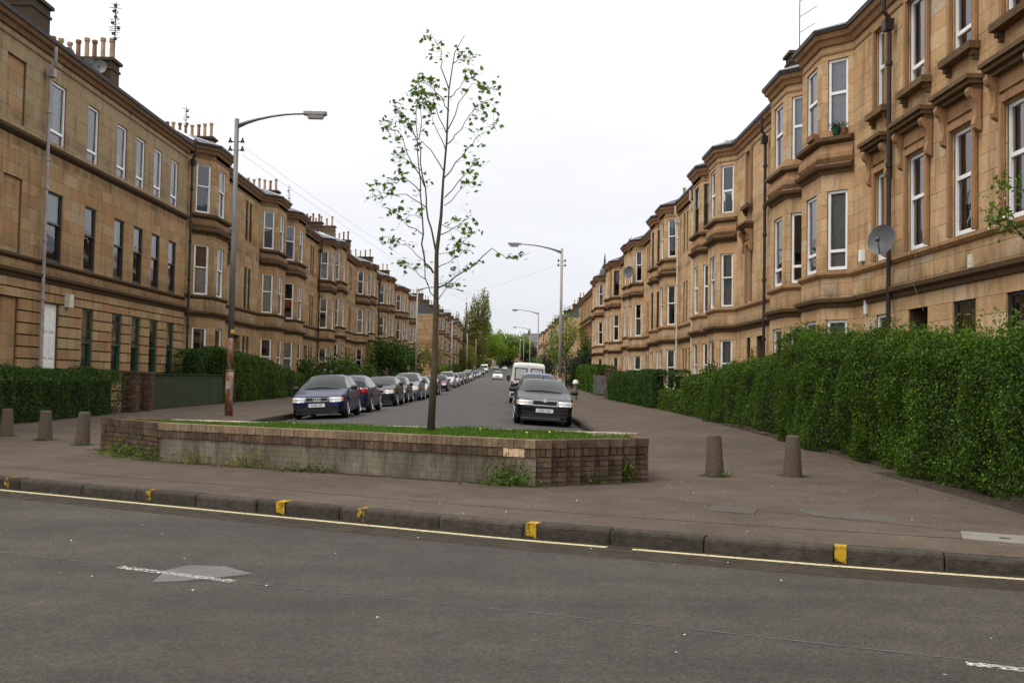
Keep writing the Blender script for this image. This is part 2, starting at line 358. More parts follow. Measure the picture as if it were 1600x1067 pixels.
def leaves(name, mat, C, size, parent=None, aspect=.55, updir=None, nrm=None, **k):
    N = len(C); C = np.asarray(C, np.float32); size = np.broadcast_to(np.asarray(size, np.float32), (N,))[:, None]
    n = RNG.normal(size=(N, 3)) if nrm is None else np.asarray(nrm) + RNG.normal(size=(N, 3)) * .6
    n /= np.linalg.norm(n, axis=1, keepdims=True) + 1e-9
    a = RNG.normal(size=(N, 3)) if updir is None else np.asarray(updir)[None] + RNG.normal(size=(N, 3)) * .35
    u = a - n * (a * n).sum(1, keepdims=True); u /= np.linalg.norm(u, axis=1, keepdims=True) + 1e-9
    v = np.cross(n, u)
    V = np.stack([C - u * size * .5, C + v * size * aspect * .5 + n * size * .08, C + u * size * .5, C - v * size * aspect * .5 + n * size * .08], 1).reshape(-1, 3)
    me = bpy.data.meshes.new(name); me.vertices.add(4 * N); me.vertices.foreach_set('co', V.astype(np.float32).ravel())
    me.loops.add(4 * N); me.loops.foreach_set('vertex_index', np.arange(4 * N, dtype=np.int32))
    me.polygons.add(N); me.polygons.foreach_set('loop_start', np.arange(0, 4 * N, 4, dtype=np.int32))
    try: me.polygons.foreach_set('loop_total', np.full(N, 4, np.int32))
    except Exception: pass
    me.materials.append(M[mat]); me.update(calc_edges=True); me.validate()
    return link(name, me, parent, **k)

# ------------------------------------------------------------------ ground
def sg(y):                                             # rise of the street above the main road
    a = min(1, max(0, (y - 14) / 16)); z = .08 * a * a * (3 - 2 * a)
    if y > 70: z += .012 * (min(y, 200) - 70)
    if y > 200: z += .020 * (min(y, 470) - 200)
    return z
KX = [-90, -40, -20, -6.41, -2.46, .21, 2.83, 4.17, 10, 30, 90]
KY = [54, 29.5, 19.5, 12.78, 10.82, 9.5, 8.43, 8.0, 6.0, -.5, -20]
def yk(x): return float(np.interp(x, KX, KY))
XL, XR = -7.1, 2.3                                     # kerb lines of the side street
def camber(x):
    t = (x - (XL + XR) / 2) / ((XR - XL) / 2); return .15 * (1 - t * t) - .03
def roadz(x, y): return sg(y) + camber(x)
PV = .13
def pz(y): return sg(y) + PV
def grid(name, mat, xs, rows, zf, **k):
    mb = MB(); nx = len(xs); vs = []
    for r in rows:
        for i, x in enumerate(xs):
            y = r(x) if callable(r) else r; vs.append((x, y, zf(x, y)))
    fs = [(j * nx + i, j * nx + i + 1, (j + 1) * nx + i + 1, (j + 1) * nx + i) for j in range(len(rows) - 1) for i in range(nx - 1)]
    mb.add(vs, fs); return mb.obj(name, mat, None, **k)
YS = [17.3 + .9 * i for i in range(16)] + [32 + 4 * i for i in range(10)] + [72 + 12 * i for i in range(12)] + [214 + 20 * i for i in range(14)]
def mixrow(t, y1): return lambda x: (yk(x) + .14) * (1 - t) + y1 * t
grid('ground', 'soil', [-900, -300, -90, -30, 0, 30, 90, 300, 900], [-600, -80, -30] + [5 + 5 * i for i in range(5)] + [72, 130, 200, 300, 470, 900, 2500], lambda x, y: sg(y) - .35, kind='structure')
mr = grid('main_road', 'asphalt_road', [-90, -60, -40, -30, -20, -12, -6.41, -4, -2.46, 0, .21, 1.5, 2.83, 4.17, 7, 10, 20, 30, 60, 90], [-70, -20, -5, lambda x: yk(x) - 3, lambda x: yk(x)], lambda x, y: 0, kind='structure')
grid('street_road', 'asphalt_street', [XL + (XR - XL) * i / 12 for i in range(13)], YS, roadz, kind='structure')
pav = link('pavement', None, None, kind='structure')
def gridp(xs, rows): return grid('paving', 'asphalt_pavement', xs, rows, lambda x, y: pz(y))
for xs, rows in (([-90, -60, -40, -30, -22, -18, -15, -12.5, -10, -8.5, XL], [mixrow(t / 12, 36) for t in range(13)]),
                 ([-90, -40, -20, -12.5, XL], [y for y in YS if y > 36.1] and [36] + [y for y in YS if y > 36.5]),
                 ([XL, -6.41, -5, -3.5, -2.46, -1, .21, 1.2, XR], [mixrow(t / 6, 17.3) for t in range(7)]),
                 ([XR, 2.83, 3.5, 4.17, 5.5, 7, 10, 20, 30, 60, 90], [mixrow(t / 6, 17.3) for t in range(7)]),
                 ([XR, 4, 7, 10, 20, 40, 90], YS)):
    o = gridp(xs, rows); o.parent = pav
# main-road kerb stones, each its own piece
kerb = link('kerb', None, None, kind='structure')
def kerbpt(s):                                          # arc-length along the kerb from x=-16
    return s
arc = [(-16, yk(-16))]; xk = -16.0
while xk < 10: xk += .05; arc.append((xk, yk(xk)))
cum = [0]
for a, b in zip(arc, arc[1:]): cum.append(cum[-1] + math.hypot(b[0] - a[0], b[1] - a[1]))
def along(s): return (float(np.interp(s, cum, [a[0] for a in arc])), float(np.interp(s, cum, [a[1] for a in arc])))
s = 0.0
while s < cum[-1] - 1.2:
    ln = random.choice((.86, .9, .92, 1.1, 1.2)); a = along(s + .006); b = along(s + ln - .006)
    mx, my = (a[0] + b[0]) / 2, (a[1] + b[1]) / 2; ang = math.atan2(b[1] - a[1], b[0] - a[0]); hz = .135 + random.uniform(-.008, .006); q = random.uniform(-.008, .008)
    L_ = math.hypot(b[0] - a[0], b[1] - a[1]) / 2; mb = MB(); R = Matrix.Translation((mx, my, 0)) @ Matrix.Rotation(ang + random.uniform(-.006, .006), 4, 'Z')
    pr = [(q, -.1), (q, hz - .03), (q + .012, hz - .008), (q + .035, hz), (.17, hz), (.17, -.1)]
    vs = [R @ Vector((x, y, z)) for x in (-L_, -L_ + .015, L_ - .015, L_) for (y, z) in [(yy + (.01 if abs(x) == L_ and yy < .1 else 0), zz - (.008 if abs(x) == L_ else 0)) for yy, zz in pr]]
    fs = [(i * 6 + k, i * 6 + (k + 1) % 6, (i + 1) * 6 + (k + 1) % 6, (i + 1) * 6 + k) for i in range(3) for k in range(6)] + [(5, 4, 3, 2, 1, 0), (18, 19, 20, 21, 22, 23)]
    mb.add(vs, fs).obj('kerb_stone', 'kerb_stone', kerb); s += ln
for px, w_, gd in ((-6.33, .09, 0), (-4.15, .08, 0), (-2.44, .10, 1), (-1.5, .08, 0), (.22, .10, 1), (2.80, .09, 1)):
    y0 = yk(px); y1 = yk(px + w_); mb = MB(); h = .1405
    for (xa, ya), (xb, yb) in [((px, y0), (px + w_, y1))]:
        dx, dy = -(yb - ya), xb - xa; n = math.hypot(dx, dy); dx /= n; dy /= n; f_ = -.013
        mb.add([(xa + dx * f_, ya + dy * f_, .03), (xb + dx * f_, yb + dy * f_, .005), (xb + dx * f_, yb + dy * f_, h), (xa + dx * f_, ya + dy * f_, h), (xa + dx * .14, ya + dy * .14, h + .001), (xb + dx * .14, yb + dy * .14, h + .001)], [(0, 1, 2, 3), (3, 2, 5, 4)])
    mb.obj('paint_mark', 'kerb_yellow_good' if gd else 'kerb_yellow_worn', kerb)
for xx, sgn, nm in ((XL, -1, 'street_kerb'), (XR, 1, 'street_kerb')):
    mb = MB(); ys = [y for y in YS]
    vs = []
    for y in ys: vs += [(xx - sgn * .005, y, roadz(xx, y) - .05), (xx - sgn * .005, y, pz(y) + .004), (xx + sgn * .14, y, pz(y) + .006)]
    mb.add(vs, [(3 * i + k, 3 * i + 3 + k, 3 * i + 4 + k, 3 * i + 1 + k) for i in range(len(ys) - 1) for k in (0, 1)])
    mb.obj(nm, 'kerb_stone', None, kind='structure')
def strip(name, mat, pts, w, z, parent):
    mb = MB(); vs = []; P = [Vector(p) for p in pts]
    for i, p in enumerate(P):
        d = (P[min(i + 1, len(P) - 1)] - P[max(i - 1, 0)]).normalized(); n = Vector((-d.y, d.x)) * w / 2
        vs += [(p.x - n.x, p.y - n.y, z), (p.x + n.x, p.y + n.y, z)]
    mb.add(vs, [(2 * i, 2 * i + 2, 2 * i + 3, 2 * i + 1) for i in range(len(P) - 1)]); return mb.obj(name, mat, parent)
def offk(x, d): return (x - d * .38, yk(x) - d * .92)
strip('gutter_dirt_and_shade', 'gutter_dirt_and_shade', [offk(-20 + .5 * i, .10) for i in range(70)], .22, .0025, mr)  # both gutter strips are dirt lying along the kerb
strip('gutter_dirt_and_shade', 'gutter_dirt_and_shade', [offk(-20 + .5 * i, .45) for i in range(70)], .4, .0015, mr)
strip('yellow_line', 'yellow_line', [offk(-40 + .5 * i, .155) for i in range(83)], .075, .004, mr)
strip('yellow_line', 'yellow_line', [offk(1.22 + .5 * i, .155) for i in range(40)], .075, .004, mr)
strip('centre_dash', 'worn_white', [(-2.94, 7.74), (-1.94, 7.28)], .085, .004, mr)
strip('centre_dash', 'worn_white', [(2.53, 5.46), (3.6, 5.02)], .085, .004, mr)
strip('tar_joint', 'faint_tar', [(-1.91, 7.25), (-.9, 6.88), (.2, 6.46), (1.23, 6.08)], .016, .004, mr)
strip('tar_joint', 'faint_tar', [(1.23, 6.08), (3.0, 5.35), (6, 4.1)], .02, .004, mr)
strip('tar_joint', 'faint_tar', [(-12, 11.6), (-7.5, 9.75), (-3.0, 7.8)], .02, .004, mr)
strip('tar_joint', 'tar', [(x, yk(x) + 1.05) for x in (-9, -6.4, -4, -2, 0, 1.2, 2.6, 3.8, 5, 8)], .018, PV + .004, pav)
strip('tar_joint', 'tar', [(1.9, 11.6), (3.0, 10.6), (3.9, 9.9), (4.6, 9.3)], .015, PV + .004, pav)
mb = MB(); mb.add([(-2.50, 7.20, .006), (-2.30, 7.22, .012), (-1.97, 7.40, .020), (-1.88, 7.56, .007), (-2.12, 7.70, .030), (-2.43, 7.84, .008), (-2.52, 7.55, .024)], [(0, 1, 6), (1, 2, 6), (2, 4, 6), (2, 3, 4), (4, 5, 6)])
mb.obj('plastic_sheet', 'clear_film', None, label='crumpled clear plastic sheet lying over the white dash on the road', cat='plastic sheet')
def cover(name, label, pts, mat, z):
    mb = MB(); n = len(pts); mb.add([(x, y, z) for x, y in pts] + [(x, y, z - .02) for x, y in pts], [tuple(range(n))] + [(i, (i + 1) % n, n + (i + 1) % n, n + i) for i in range(n)])
    return mb.obj(name, mat, None, label=label, cat='cover')
c1 = cover('access_cover', 'square grey access cover set in the pavement in front of the bollards', [(2.17, 10.72), (2.62, 10.45), (2.78, 10.92), (2.34, 11.18)], 'asphalt_patch', PV + .008)
c2 = cover('access_cover', 'long pale concrete cover strip in the pavement near the hedge corner', [(4.15, 9.02), (5.3, 8.42), (5.5, 8.9), (4.35, 9.5)], 'concrete_pale', PV + .008)
MB().box((4.55, 9.06, PV + .012), (.09, .05, .01), -.5).obj('handle', 'cast_iron', c2)
cover('pavement_patch', 'faint grey repair patch in the pavement between square cover and hedge', [(3.25, 10.4), (3.95, 10.05), (4.15, 10.55), (3.15, 11.05)], 'asphalt_patch', PV + .004)['category'] = 'patch'
MB().box((-4.55, 12.02, .045), (.20, .12, .085), .5).box((-4.40, 11.97, .03), (.1, .08, .05), 1.2).obj('broken_brick', 'brick_brown', None, label='lump of broken brick lying in the gutter below the kerb', cat='brick')
# dirt along the hedge; contact shade painted at the planter foot and round the bollards
strip('dirt_and_shade_edge', 'gutter_dirt_and_shade', [(5.9 + .026 * (y - 9), y) for y in range(9, 17)], .55, PV + .003, pav)
strip('dirt_and_shade_edge', 'gutter_dirt_and_shade', [(-5.5, 15.58), (-4, 14.88), (-2, 13.93), (.40, 12.80), (1.2, 13.24), (2.05, 13.74)], .22, PV + .003, pav)
strip('dirt_and_shade_edge', 'gutter_dirt_and_shade', [(-7.05, 17.0), (-6.3, 16.4), (-5.5, 15.6)], .25, PV + .003, pav)
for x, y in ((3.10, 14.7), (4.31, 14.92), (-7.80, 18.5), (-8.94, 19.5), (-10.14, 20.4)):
    mb = MB(); mb.add([(x + .24 * math.cos(k * .63), y + .24 * math.sin(k * .63), pz(y) + .003) for k in range(10)], [tuple(range(10))]); mb.obj('dirt_and_shade_edge', 'gutter_dirt_and_shade', pav)
# litter
P_ = []
for i in range(150):
    x = random.uniform(-8, 7); y = yk(x) + abs(random.gauss(0, 2.6)) + .2
    if random.random() < .35: x = random.gauss(2.6, 1.2); y = random.gauss(12.8, 1.2)
    if y < yk(x) + .2 or (-6 < x < 2 and y > 12.6 - .49 * x): continue
    if y > 17: continue
    P_.append((x, y, pz(y) + .006))
for i in range(60):
    x = random.uniform(-6, 5); P_.append((x, yk(x) - random.random() ** 2 * 4 - .05, .005))
leaves('litter', 'petal', P_, RNG.uniform(.008, .024, len(P_)), nrm=[(0, 0, 4)] * len(P_), aspect=.8, kind='stuff')
P_ = [(6.05 + .028 * (y - 12) + random.gauss(-.25, .3), y, pz(y) + .008) for y in RNG.uniform(10.5, 34, 900)]
leaves('leaf_litter', 'leaf_russet', P_, RNG.uniform(.02, .05, len(P_)), nrm=[(0, 0, 3)] * len(P_), aspect=.7, kind='stuff')

# ------------------------------------------------------------------ windows (meshes are shared between alike windows)
WC = {}
def wmesh(key, fn):
    if key not in WC: WC[key] = fn()
    return WC[key]
def win_frame(w, h, kind):
    mb = MB(); d = .07
    up = kind.startswith('upvc'); t = .075 if up else .06
    mb.box((-w / 2 + t / 2, 0, h / 2), (t, d, h)).box((w / 2 - t / 2, 0, h / 2), (t, d, h))
    mb.box((0, -.001, t * .6), (w - 2 * t, d, t * 1.2)).box((0, -.001, h - t / 2), (w - 2 * t, d, t))
    if kind == 'sash' or kind == 'sash_dark' or kind == 'sash_green':
        z = h * .55; mb.box((0, -.012, z), (w - 2 * t, .07, .055))
        for sx in (-1, 1): mb.box((sx * (w / 2 - t - .018), .02, h * .28), (.036, .04, h * .54 - t)).box((sx * (w / 2 - t - .018), -.012, h * .775), (.036, .04, h * .45 - t * 1.1))
    elif kind == 'upvc_mid': mb.box((0, -.003, h * .55), (w - 2 * t, d, .08))
    elif kind == 'upvc_low': mb.box((0, -.003, h * .24), (w - 2 * t, d, .08))
    elif kind == 'upvc_tilt':
        mb.box((0, -.003, h * .5), (w - 2 * t, d, .08)); R = Matrix.Rotation(.13, 3, 'X')
        for sx in (-1, 1): mb.box((sx * (w / 2 - t - .03), .05, h * .26), (.055, .05, h * .42), R)
        mb.box((0, .08, h * .46), (w - 2 * t - .05, .05, .055)).box((0, .02, h * .07), (w - 2 * t - .05, .05, .055))
    return mb.mesh('window', {'sash_dark': 'dark_paint', 'sash_green': 'green_paint', 'sash': 'white_paint'}.get(kind, 'upvc'))
def win_pane(w, h, kind):
    mb = MB(); t = .055
    if kind.startswith('sash'):
        mb.quad((-w / 2 + t, .025, t), (w / 2 - t, .025, t), (w / 2 - t, .03, h * .55), (-w / 2 + t, .03, h * .55)); mb.quad((-w / 2 + t, -.01, h * .55), (w / 2 - t, -.01, h * .55), (w / 2 - t, -.004, h - t), (-w / 2 + t, -.004, h - t))
    else:
        z = h * (.24 if kind == 'upvc_low' else .52)
        mb.quad((-w / 2 + t, .012, t), (w / 2 - t, .012, t), (w / 2 - t, .012, z), (-w / 2 + t, .012, z)); mb.quad((-w / 2 + t, .006, z), (w / 2 - t, .006, z), (w / 2 - t, .002, h - t), (-w / 2 + t, .002, h - t))
    return mb.mesh('pane', 'window_glass')
def win_curtain(w, h, kind):
    mb = MB(); n = 14
    def drape(x0, x1, z0, z1, y, amp, m=n):
        vs = []
        for i in range(m + 1):
            x = x0 + (x1 - x0) * i / m; yy = y + amp * math.sin(i * 1.9 + w * 7)
            vs += [(x, yy, z0), (x, yy * 1.0, z1)]
        mb.add(vs, [(2 * i, 2 * i + 2, 2 * i + 3, 2 * i + 1) for i in range(m)])
    if kind == 'net': drape(-w / 2, w / 2, .03, h - .03, .13, .018)
    elif kind == 'halfnet': drape(-w / 2, w / 2, .03, h * .52, .13, .015)
    elif kind == 'pair': drape(-w / 2, -w * .2, .03, h - .03, .16, .03, 6); drape(w * .22, w / 2, .03, h - .03, .16, .03, 6)
    elif kind == 'blind': mb.quad((-w / 2 + .05, .10, h * .45), (w / 2 - .05, .10, h * .45), (w / 2 - .05, .10, h - .04), (-w / 2 + .05, .10, h - .04))
    elif kind == 'flag': mb.quad((-w / 2 + .05, .06, h * .30), (w / 2 - .05, .06, h * .30), (w / 2 - .05, .06, h * .52), (-w / 2 + .05, .06, h * .52))
    return mb.mesh('curtain', {'blind': 'blind', 'flag': 'orange_cloth'}.get(kind, 'curtain'))
def win_surround(w, h, tr):
    mb = MB(); a = .13; y = -.14
    mb.box((-w / 2 - a / 2, y, h / 2 + .02), (a, .06, h + .04)).box((w / 2 + a / 2, y, h / 2 + .02), (a, .06, h + .04)).box((0, y - .002, h + .11), (w + 2 * a + .02, .064, .14))
    mb.box((-w / 2 - .03, y - .03, h / 2 + .02), (.05, .02, h + .02)).box((w / 2 + .03, y - .03, h / 2 + .02), (.05, .02, h + .02))
    return mb.mesh('surround', tr)
def win_sill(w, mat):
    mb = MB(); mb.box((0, -.19, -.07), (w + .42, .26, .15))
    for sx in (-1, 1): mb.box((sx * (w / 2 + .10), -.16, -.20), (.11, .16, .12)).box((sx * (w / 2 + .10), -.13, -.30), (.09, .10, .09))
    return mb.mesh('sill', mat)
def win_hood(w, h, mat, tr):
    mb = MB(); z = h + .62; W_ = w + .75
    mb.box((0, -.27, z + .18), (W_, .36, .09)).box((0, -.24, z + .09), (W_ - .06, .29, .09)).box((0, -.19, z + .0), (W_ - .14, .19, .10))
    mb.box((0, -.12, z - .2), (w + .3, .05, .3), mi=1)
    for sx in (-1, 1):
        x = sx * (w / 2 + .22)
        pf = [(0, .0), (.25, .0), (.265, -.07), (.235, -.15), (.17, -.21), (.13, -.30), (.105, -.42), (.10, -.54), (.12, -.62), (.14, -.70), (.12, -.78), (.06, -.82), (0, -.84)]
        vs = [(x + e * .075, -.115 - d, z - .03 + q) for e in (-1, 1) for d, q in pf]; n_ = len(pf)
        mb.add(vs, [(i, i + 1, n_ + i + 1, n_ + i) for i in range(n_ - 1)] + [tuple(range(n_)), tuple(range(2 * n_ - 1, n_ - 1, -1))], 1)
    return mb.mesh('hood', [mat, tr])

def door_mesh(w, h, kind):
    mb = MB(); mb.box((0, .03, h / 2), (w - .02, .05, h - .01))
    for sx in (-1, 1):
        for z0, z1 in ((.12, .42), (.46, .68), (.72, .93)): mb.box((sx * w * .23, -.004, h * (z0 + z1) / 2), (w * .33, .03, h * (z1 - z0)))
    return mb.mesh('door', {'door_white': 'white_paint', 'door_dark': 'dark_paint', 'door_red': 'paint_dark_red'}[kind])
def handle_mesh(w): return MB().box((w * .38, -.04, 1.05), (.04, .06, .16)).mesh('handle', 'chrome')

def basis(o, t, inward, pos):
    o.matrix_basis = Matrix(((t.x, inward.x, 0, pos.x), (t.y, inward.y, 0, pos.y), (t.z, inward.z, 1, pos.z), (0, 0, 0, 1)))

S_R = dict(g=(1.05, 3.15), f1=(4.50, 6.65), f2=(8.2, 10.25), strA=(3.48, 3.74), strB=(4.28, 4.46), led=(7.12, 7.38), sil=(7.93, 8.12), eave=(10.62, 11.0))
def tr_(S, k, o): return {a: (b[0] * k + o, b[1] * k + o) for a, b in S.items()}
S_L = dict(g=(1.2, 3.5), f1=(4.98, 7.22), f2=(8.68, 10.85), strA=(3.98, 4.24), strB=(4.78, 4.95), led=(7.68, 7.95), sil=(8.42, 8.62), eave=(11.35, 11.72))
S_L0 = dict(g=(1.0, 3.5), f1=(4.80, 6.95), f2=(8.38, 10.38), strA=(4.08, 4.34), strB=(4.60, 4.76), sil=(8.12, 8.34), eave=(11.06, 11.44), led=None)

def tenement(name, label, side, Xf, Y0, Len, z0, S, plan, group=None, stones=0, chim=(), roofrise=3.0, depth=11.0, winkinds=('sash', 'sash', 'sash'), rust=False, pipes=(), hoods=True, curt=.8, wallmat=None, chimz=16.0, sills=True, cat='tenement'):
    sg_ = 1 if side == 'L' else -1; sfx = 'left' if side == 'L' else 'right'
    S = {k: (v[0] + z0, v[1] + z0) if v else None for k, v in S.items()}
    rt = root(name, label, cat, (Xf, Y0 + Len / 2, z0), group)
    L = lambda u, w, z: Vector((Xf + sg_ * w, Y0 + u, z))
    zb, zt = z0 - .6, S['eave'][0] + .05
    # outline and openings
    out_ = [(0, 0)]; ops = []; bays = []; u = 0
    for el in plan:
        if el[0] == 'flat':
            u1 = u + el[1]; ops.append(((u, 0), (u1, 0), el[2], False)); out_.append((u1, 0)); u = u1
        else:
            _, B, p, c, kinds = el; q = [(u, 0), (u + c, p), (u + B - c, p), (u + B, 0)]; bays.append(q)
            cl = math.hypot(c, p); wc = cl * .62; wf = min(1.05, (B - 2 * c) * .55)
            for k, (a, b) in enumerate(zip(q, q[1:])):
                w_ = wf if k == 1 else wc; ops.append((a, b, [(.5, w_, kinds[0], kinds[1], kinds[2], 'b')], True))
            out_ += q[1:]; u += B
    walls = MB(); blocks = []
    J = .135
    for a, b, wl, isbay in ops:
        A, B = Vector(a), Vector(b); d = B - A; ln = d.length; d = d / ln; n = Vector((-d.y, d.x))
        rects = []
        for spec in wl:
            cpos, w_, *ks = spec; c_ = cpos * ln if cpos <= 1 and isbay else cpos - a[0] if not isbay else cpos
            for fl, kd in zip(('g', 'f1', 'f2'), ks[:3]):
                if kd is None: continue
                z1, z2 = S[fl]
                if kd.startswith('door') or kd == 'close': z1 = z0 + .35
                if kd.startswith('blind_recess'): pass
                rects.append((c_ - w_ / 2, c_ + w_ / 2, z1, z2, kd, fl, len(ks) > 3))
        P = lambda s_, w_, z: L(A.x + d.x * s_ + n.x * w_, A.y + d.y * s_ + n.y * w_, z)
        us = sorted({0, ln, *[r[0] for r in rects], *[r[1] for r in rects]}); zs = sorted({zb, zt, *[r[2] for r in rects], *[r[3] for r in rects]})
        back = -.03 if stones else 0
        for i in range(len(us) - 1):
            for j in range(len(zs) - 1):
                cu, cz = (us[i] + us[i + 1]) / 2, (zs[j] + zs[j + 1]) / 2
                if any(r[0] < cu < r[1] and r[2] < cz < r[3] for r in rects): continue
                walls.quad(P(us[i], back, zs[j]), P(us[i + 1], back, zs[j]), P(us[i + 1], back, zs[j + 1]), P(us[i], back, zs[j + 1]))
        t2 = (L(A.x + d.x, A.y + d.y, 0) - L(A.x, A.y, 0)).normalized(); nout = (L(n.x, n.y, 0) - L(0, 0, 0)).normalized(); inw = -nout
        t3 = inw.cross(Vector((0, 0, 1)))
        for r0, r1, z1, z2, kd, fl, inbay in rects:
            D = J + .02 if kd != 'close' else 1.2
            if kd == 'recess': D = .07
            for (p, q) in (((r0, z1), (r0, z2)), ((r1, z1), (r1, z2)), ((r0, z1), (r1, z1)), ((r0, z2), (r1, z2))):
                walls.quad(P(p[0], back, p[1]), P(q[0], back, q[1]), P(q[0], -D, q[1]), P(p[0], -D, p[1]))
            w_, h_ = r1 - r0, z2 - z1; pos = P((r0 + r1) / 2, -J + .05, z1); kw = round(w_, 3), round(h_, 3)
            if kd == 'recess':
                MB().quad(P(r0, -.068, z1), P(r1, -.068, z1), P(r1, -.068, z2), P(r0, -.068, z2)).obj('blind_panel', 'wall_' + sfx, rt); continue
            if kd == 'close':
                MB().quad(P(r0, -1.2, z1), P(r1, -1.2, z1), P(r1, -1.2, z2), P(r0, -1.2, z2)).obj('entrance', 'room_dark', rt); continue
            if kd.startswith('door'):
                o = link('door', wmesh(('door', kd, *kw), lambda: door_mesh(w_, h_, kd)), rt); basis(o, t3, inw, pos); link('handle', wmesh(('dh', kw[0]), lambda: handle_mesh(w_)), o); continue
            base, _, cur = kd.partition('+')
            o = link('window', wmesh(('f', base, *kw), lambda: win_frame(w_, h_, base)), rt); basis(o, t3, inw, pos)
            link('pane', wmesh(('p', base, *kw), lambda: win_pane(w_, h_, base)), o)
            ck = cur or (random.choice(('net', 'net', 'halfnet', 'pair', 'blind', 'net')) if random.random() < curt else None)
            if ck and ck != 'none': link('curtain', wmesh(('c', ck, *kw), lambda: win_curtain(w_, h_, ck)), o)
            if not inbay and Y0 < 140 and w_ > .5:
                if fl != 'g' and side == 'R': link('surround', wmesh(('s', sfx, *kw), lambda: win_surround(w_, h_, 'trim_' + sfx)), o)
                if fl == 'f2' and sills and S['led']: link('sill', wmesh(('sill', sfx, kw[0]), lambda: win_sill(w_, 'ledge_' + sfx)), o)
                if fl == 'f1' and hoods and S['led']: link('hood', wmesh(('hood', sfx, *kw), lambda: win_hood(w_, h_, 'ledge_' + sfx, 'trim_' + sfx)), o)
        if stones:                                             # ashlar: every stone its own block
            zc = z0 - .1; lev = sorted({S['g'][1], S['strA'][0], S['strB'][1], S['f1'][1], S['sil'][0], S['f2'][1], zt, *( [z0 + .35])})
            edges = [zb + .4] + [q for q in lev if q > zb + .5]; rows = []
            for e0, e1 in zip(edges, edges[1:]):
                m = max(1, round((e1 - e0) / .37)); rows += [(e0 + (e1 - e0) * k / m, e0 + (e1 - e0) * (k + 1) / m) for k in range(m)]
            for ri, (r0, r1) in enumerate(rows):
                zc = (r0 + r1) / 2; gf = zc < S['strA'][0] and rust
                cuts = sorted([(max(0, r[0]), min(ln, r[1])) for r in rects if r[2] - .02 < zc < r[3] + .02]); s_ = 0; spans = []
                for c0, c1 in cuts:
                    if c0 - s_ > .03: spans.append((s_, c0))
                    s_ = max(s_, c1)
                if ln - s_ > .03: spans.append((s_, ln))
                for s0, s1 in spans:
                    x = s0; first = True
                    while x < s1 - .02:
                        l_ = random.uniform(.6, 1.25) * (.55 if first and ri % 2 else 1); first = False
                        if s1 - x - l_ < .35: l_ = s1 - x
                        g = .004 if not gf else .006; gz = .004 if not gf else .022; pr = random.uniform(0, .006) + (.025 if gf else 0)
                        p0, p1 = P(x + l_ / 2, (pr - .06) / 2, zc), (max(.02, l_ - 2 * g), .06 + pr, max(.02, (r1 - r0) - 2 * gz))
                        blocks.append((p0, p1, math.atan2(t2.y, t2.x))); x += l_
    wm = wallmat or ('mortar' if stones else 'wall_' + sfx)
    # gables, back, floors
    ue = u
    for uu in (0, ue): walls.quad(L(uu, 0, zb), L(uu, -depth, zb), L(uu, -depth, zt), L(uu, 0, zt))
    walls.quad(L(0, -depth, zb), L(ue, -depth, zb), L(ue, -depth, zt), L(0, -depth, zt))
    walls.obj('wall', wm, rt)
    fl = MB()
    for zf in (z0 + .4, S['strB'][0] - .2, S['sil'][0] - .2, zt - .05): fl.box(L(ue / 2, -depth / 2 - .2, zf), (depth - .6, ue - .1, .2))
    fl.box(L(ue / 2, -4.2, (z0 + zt) / 2), (.1, ue - .1, zt - z0 - .3)); fl.obj('floor_slab', 'room_dark', rt)
    if stones:
        blocks.sort(key=lambda b: -(b[1][0] * b[1][2]) ** .5 / max(1, (b[0] - Vector((0, 0, 1.5))).length) * (3 if abs(math.atan2(b[0].x, b[0].y)) < math.radians(27.2) and b[0].z < 12 and (b[0].z > 1.2) else .3))
        cube = MB().box((0, 0, 0), (1, 1, 1)).mesh('stone', 'ashlar_' + sfx); rest = MB()
        for i, (p, dm, an) in enumerate(blocks):
            if i < stones:
                o = link('stone', cube, rt); o.location = p; o.rotation_euler = (0, 0, an); o.scale = dm
            else: rest.box(p, dm, an)
        rest.obj('ashlar', 'ashlar_' + sfx, rt, kind='stuff')
    # string courses and cornice follow the bays
    lm = 'ledge_' + sfx
    def course(nm, pr, path=out_, mat=lm): MB().sweep(path, pr, L).obj(nm, mat, rt)
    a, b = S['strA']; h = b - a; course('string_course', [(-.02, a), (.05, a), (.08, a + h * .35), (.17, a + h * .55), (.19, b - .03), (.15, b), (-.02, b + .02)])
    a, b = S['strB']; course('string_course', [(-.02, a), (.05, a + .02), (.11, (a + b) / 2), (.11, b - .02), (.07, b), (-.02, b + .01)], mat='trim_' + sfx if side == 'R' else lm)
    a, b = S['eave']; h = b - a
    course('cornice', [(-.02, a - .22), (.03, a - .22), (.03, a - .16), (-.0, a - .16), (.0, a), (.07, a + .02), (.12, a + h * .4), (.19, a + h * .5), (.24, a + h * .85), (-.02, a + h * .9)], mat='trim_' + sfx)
    course('gutter', [(.16, a + h * .86), (.28, a + h * .84), (.30, b + .05), (.26, b + .05), (.24, a + h * .95), (.16, a + h * .95)], mat='black_iron')
    if S['led'] is None:
        a, b = S['sil']; course('string_course', [(-.02, a), (.06, a + .02), (.14, a + .1), (.15, b - .03), (.1, b), (-.02, b + .01)])
    for q in bays:
        pth = [(q[0][0] - .0, 0), q[1], q[2], q[3]]
        a, b = S['led']; h = b - a; sa, sb = S['sil']
        course('bay_ledge', [(-.02, a - .02), (.04, a), (.06, a + h * .3), (.18, a + h * .5), (.21, b - .05), (.10, b + .02), (-.02, b + .05)], pth)
        course('bay_apron', [(-.02, b), (.05, b + .04), (.11, b + .16), (.10, b + .28), (.03, sa - .05), (-.02, sa - .04)], pth, 'trim_' + sfx)
        course('bay_sill', [(-.02, sa), (.10, sa + .02), (.17, sa + .07), (.17, sb - .02), (.12, sb), (-.02, sb + .02)], pth)
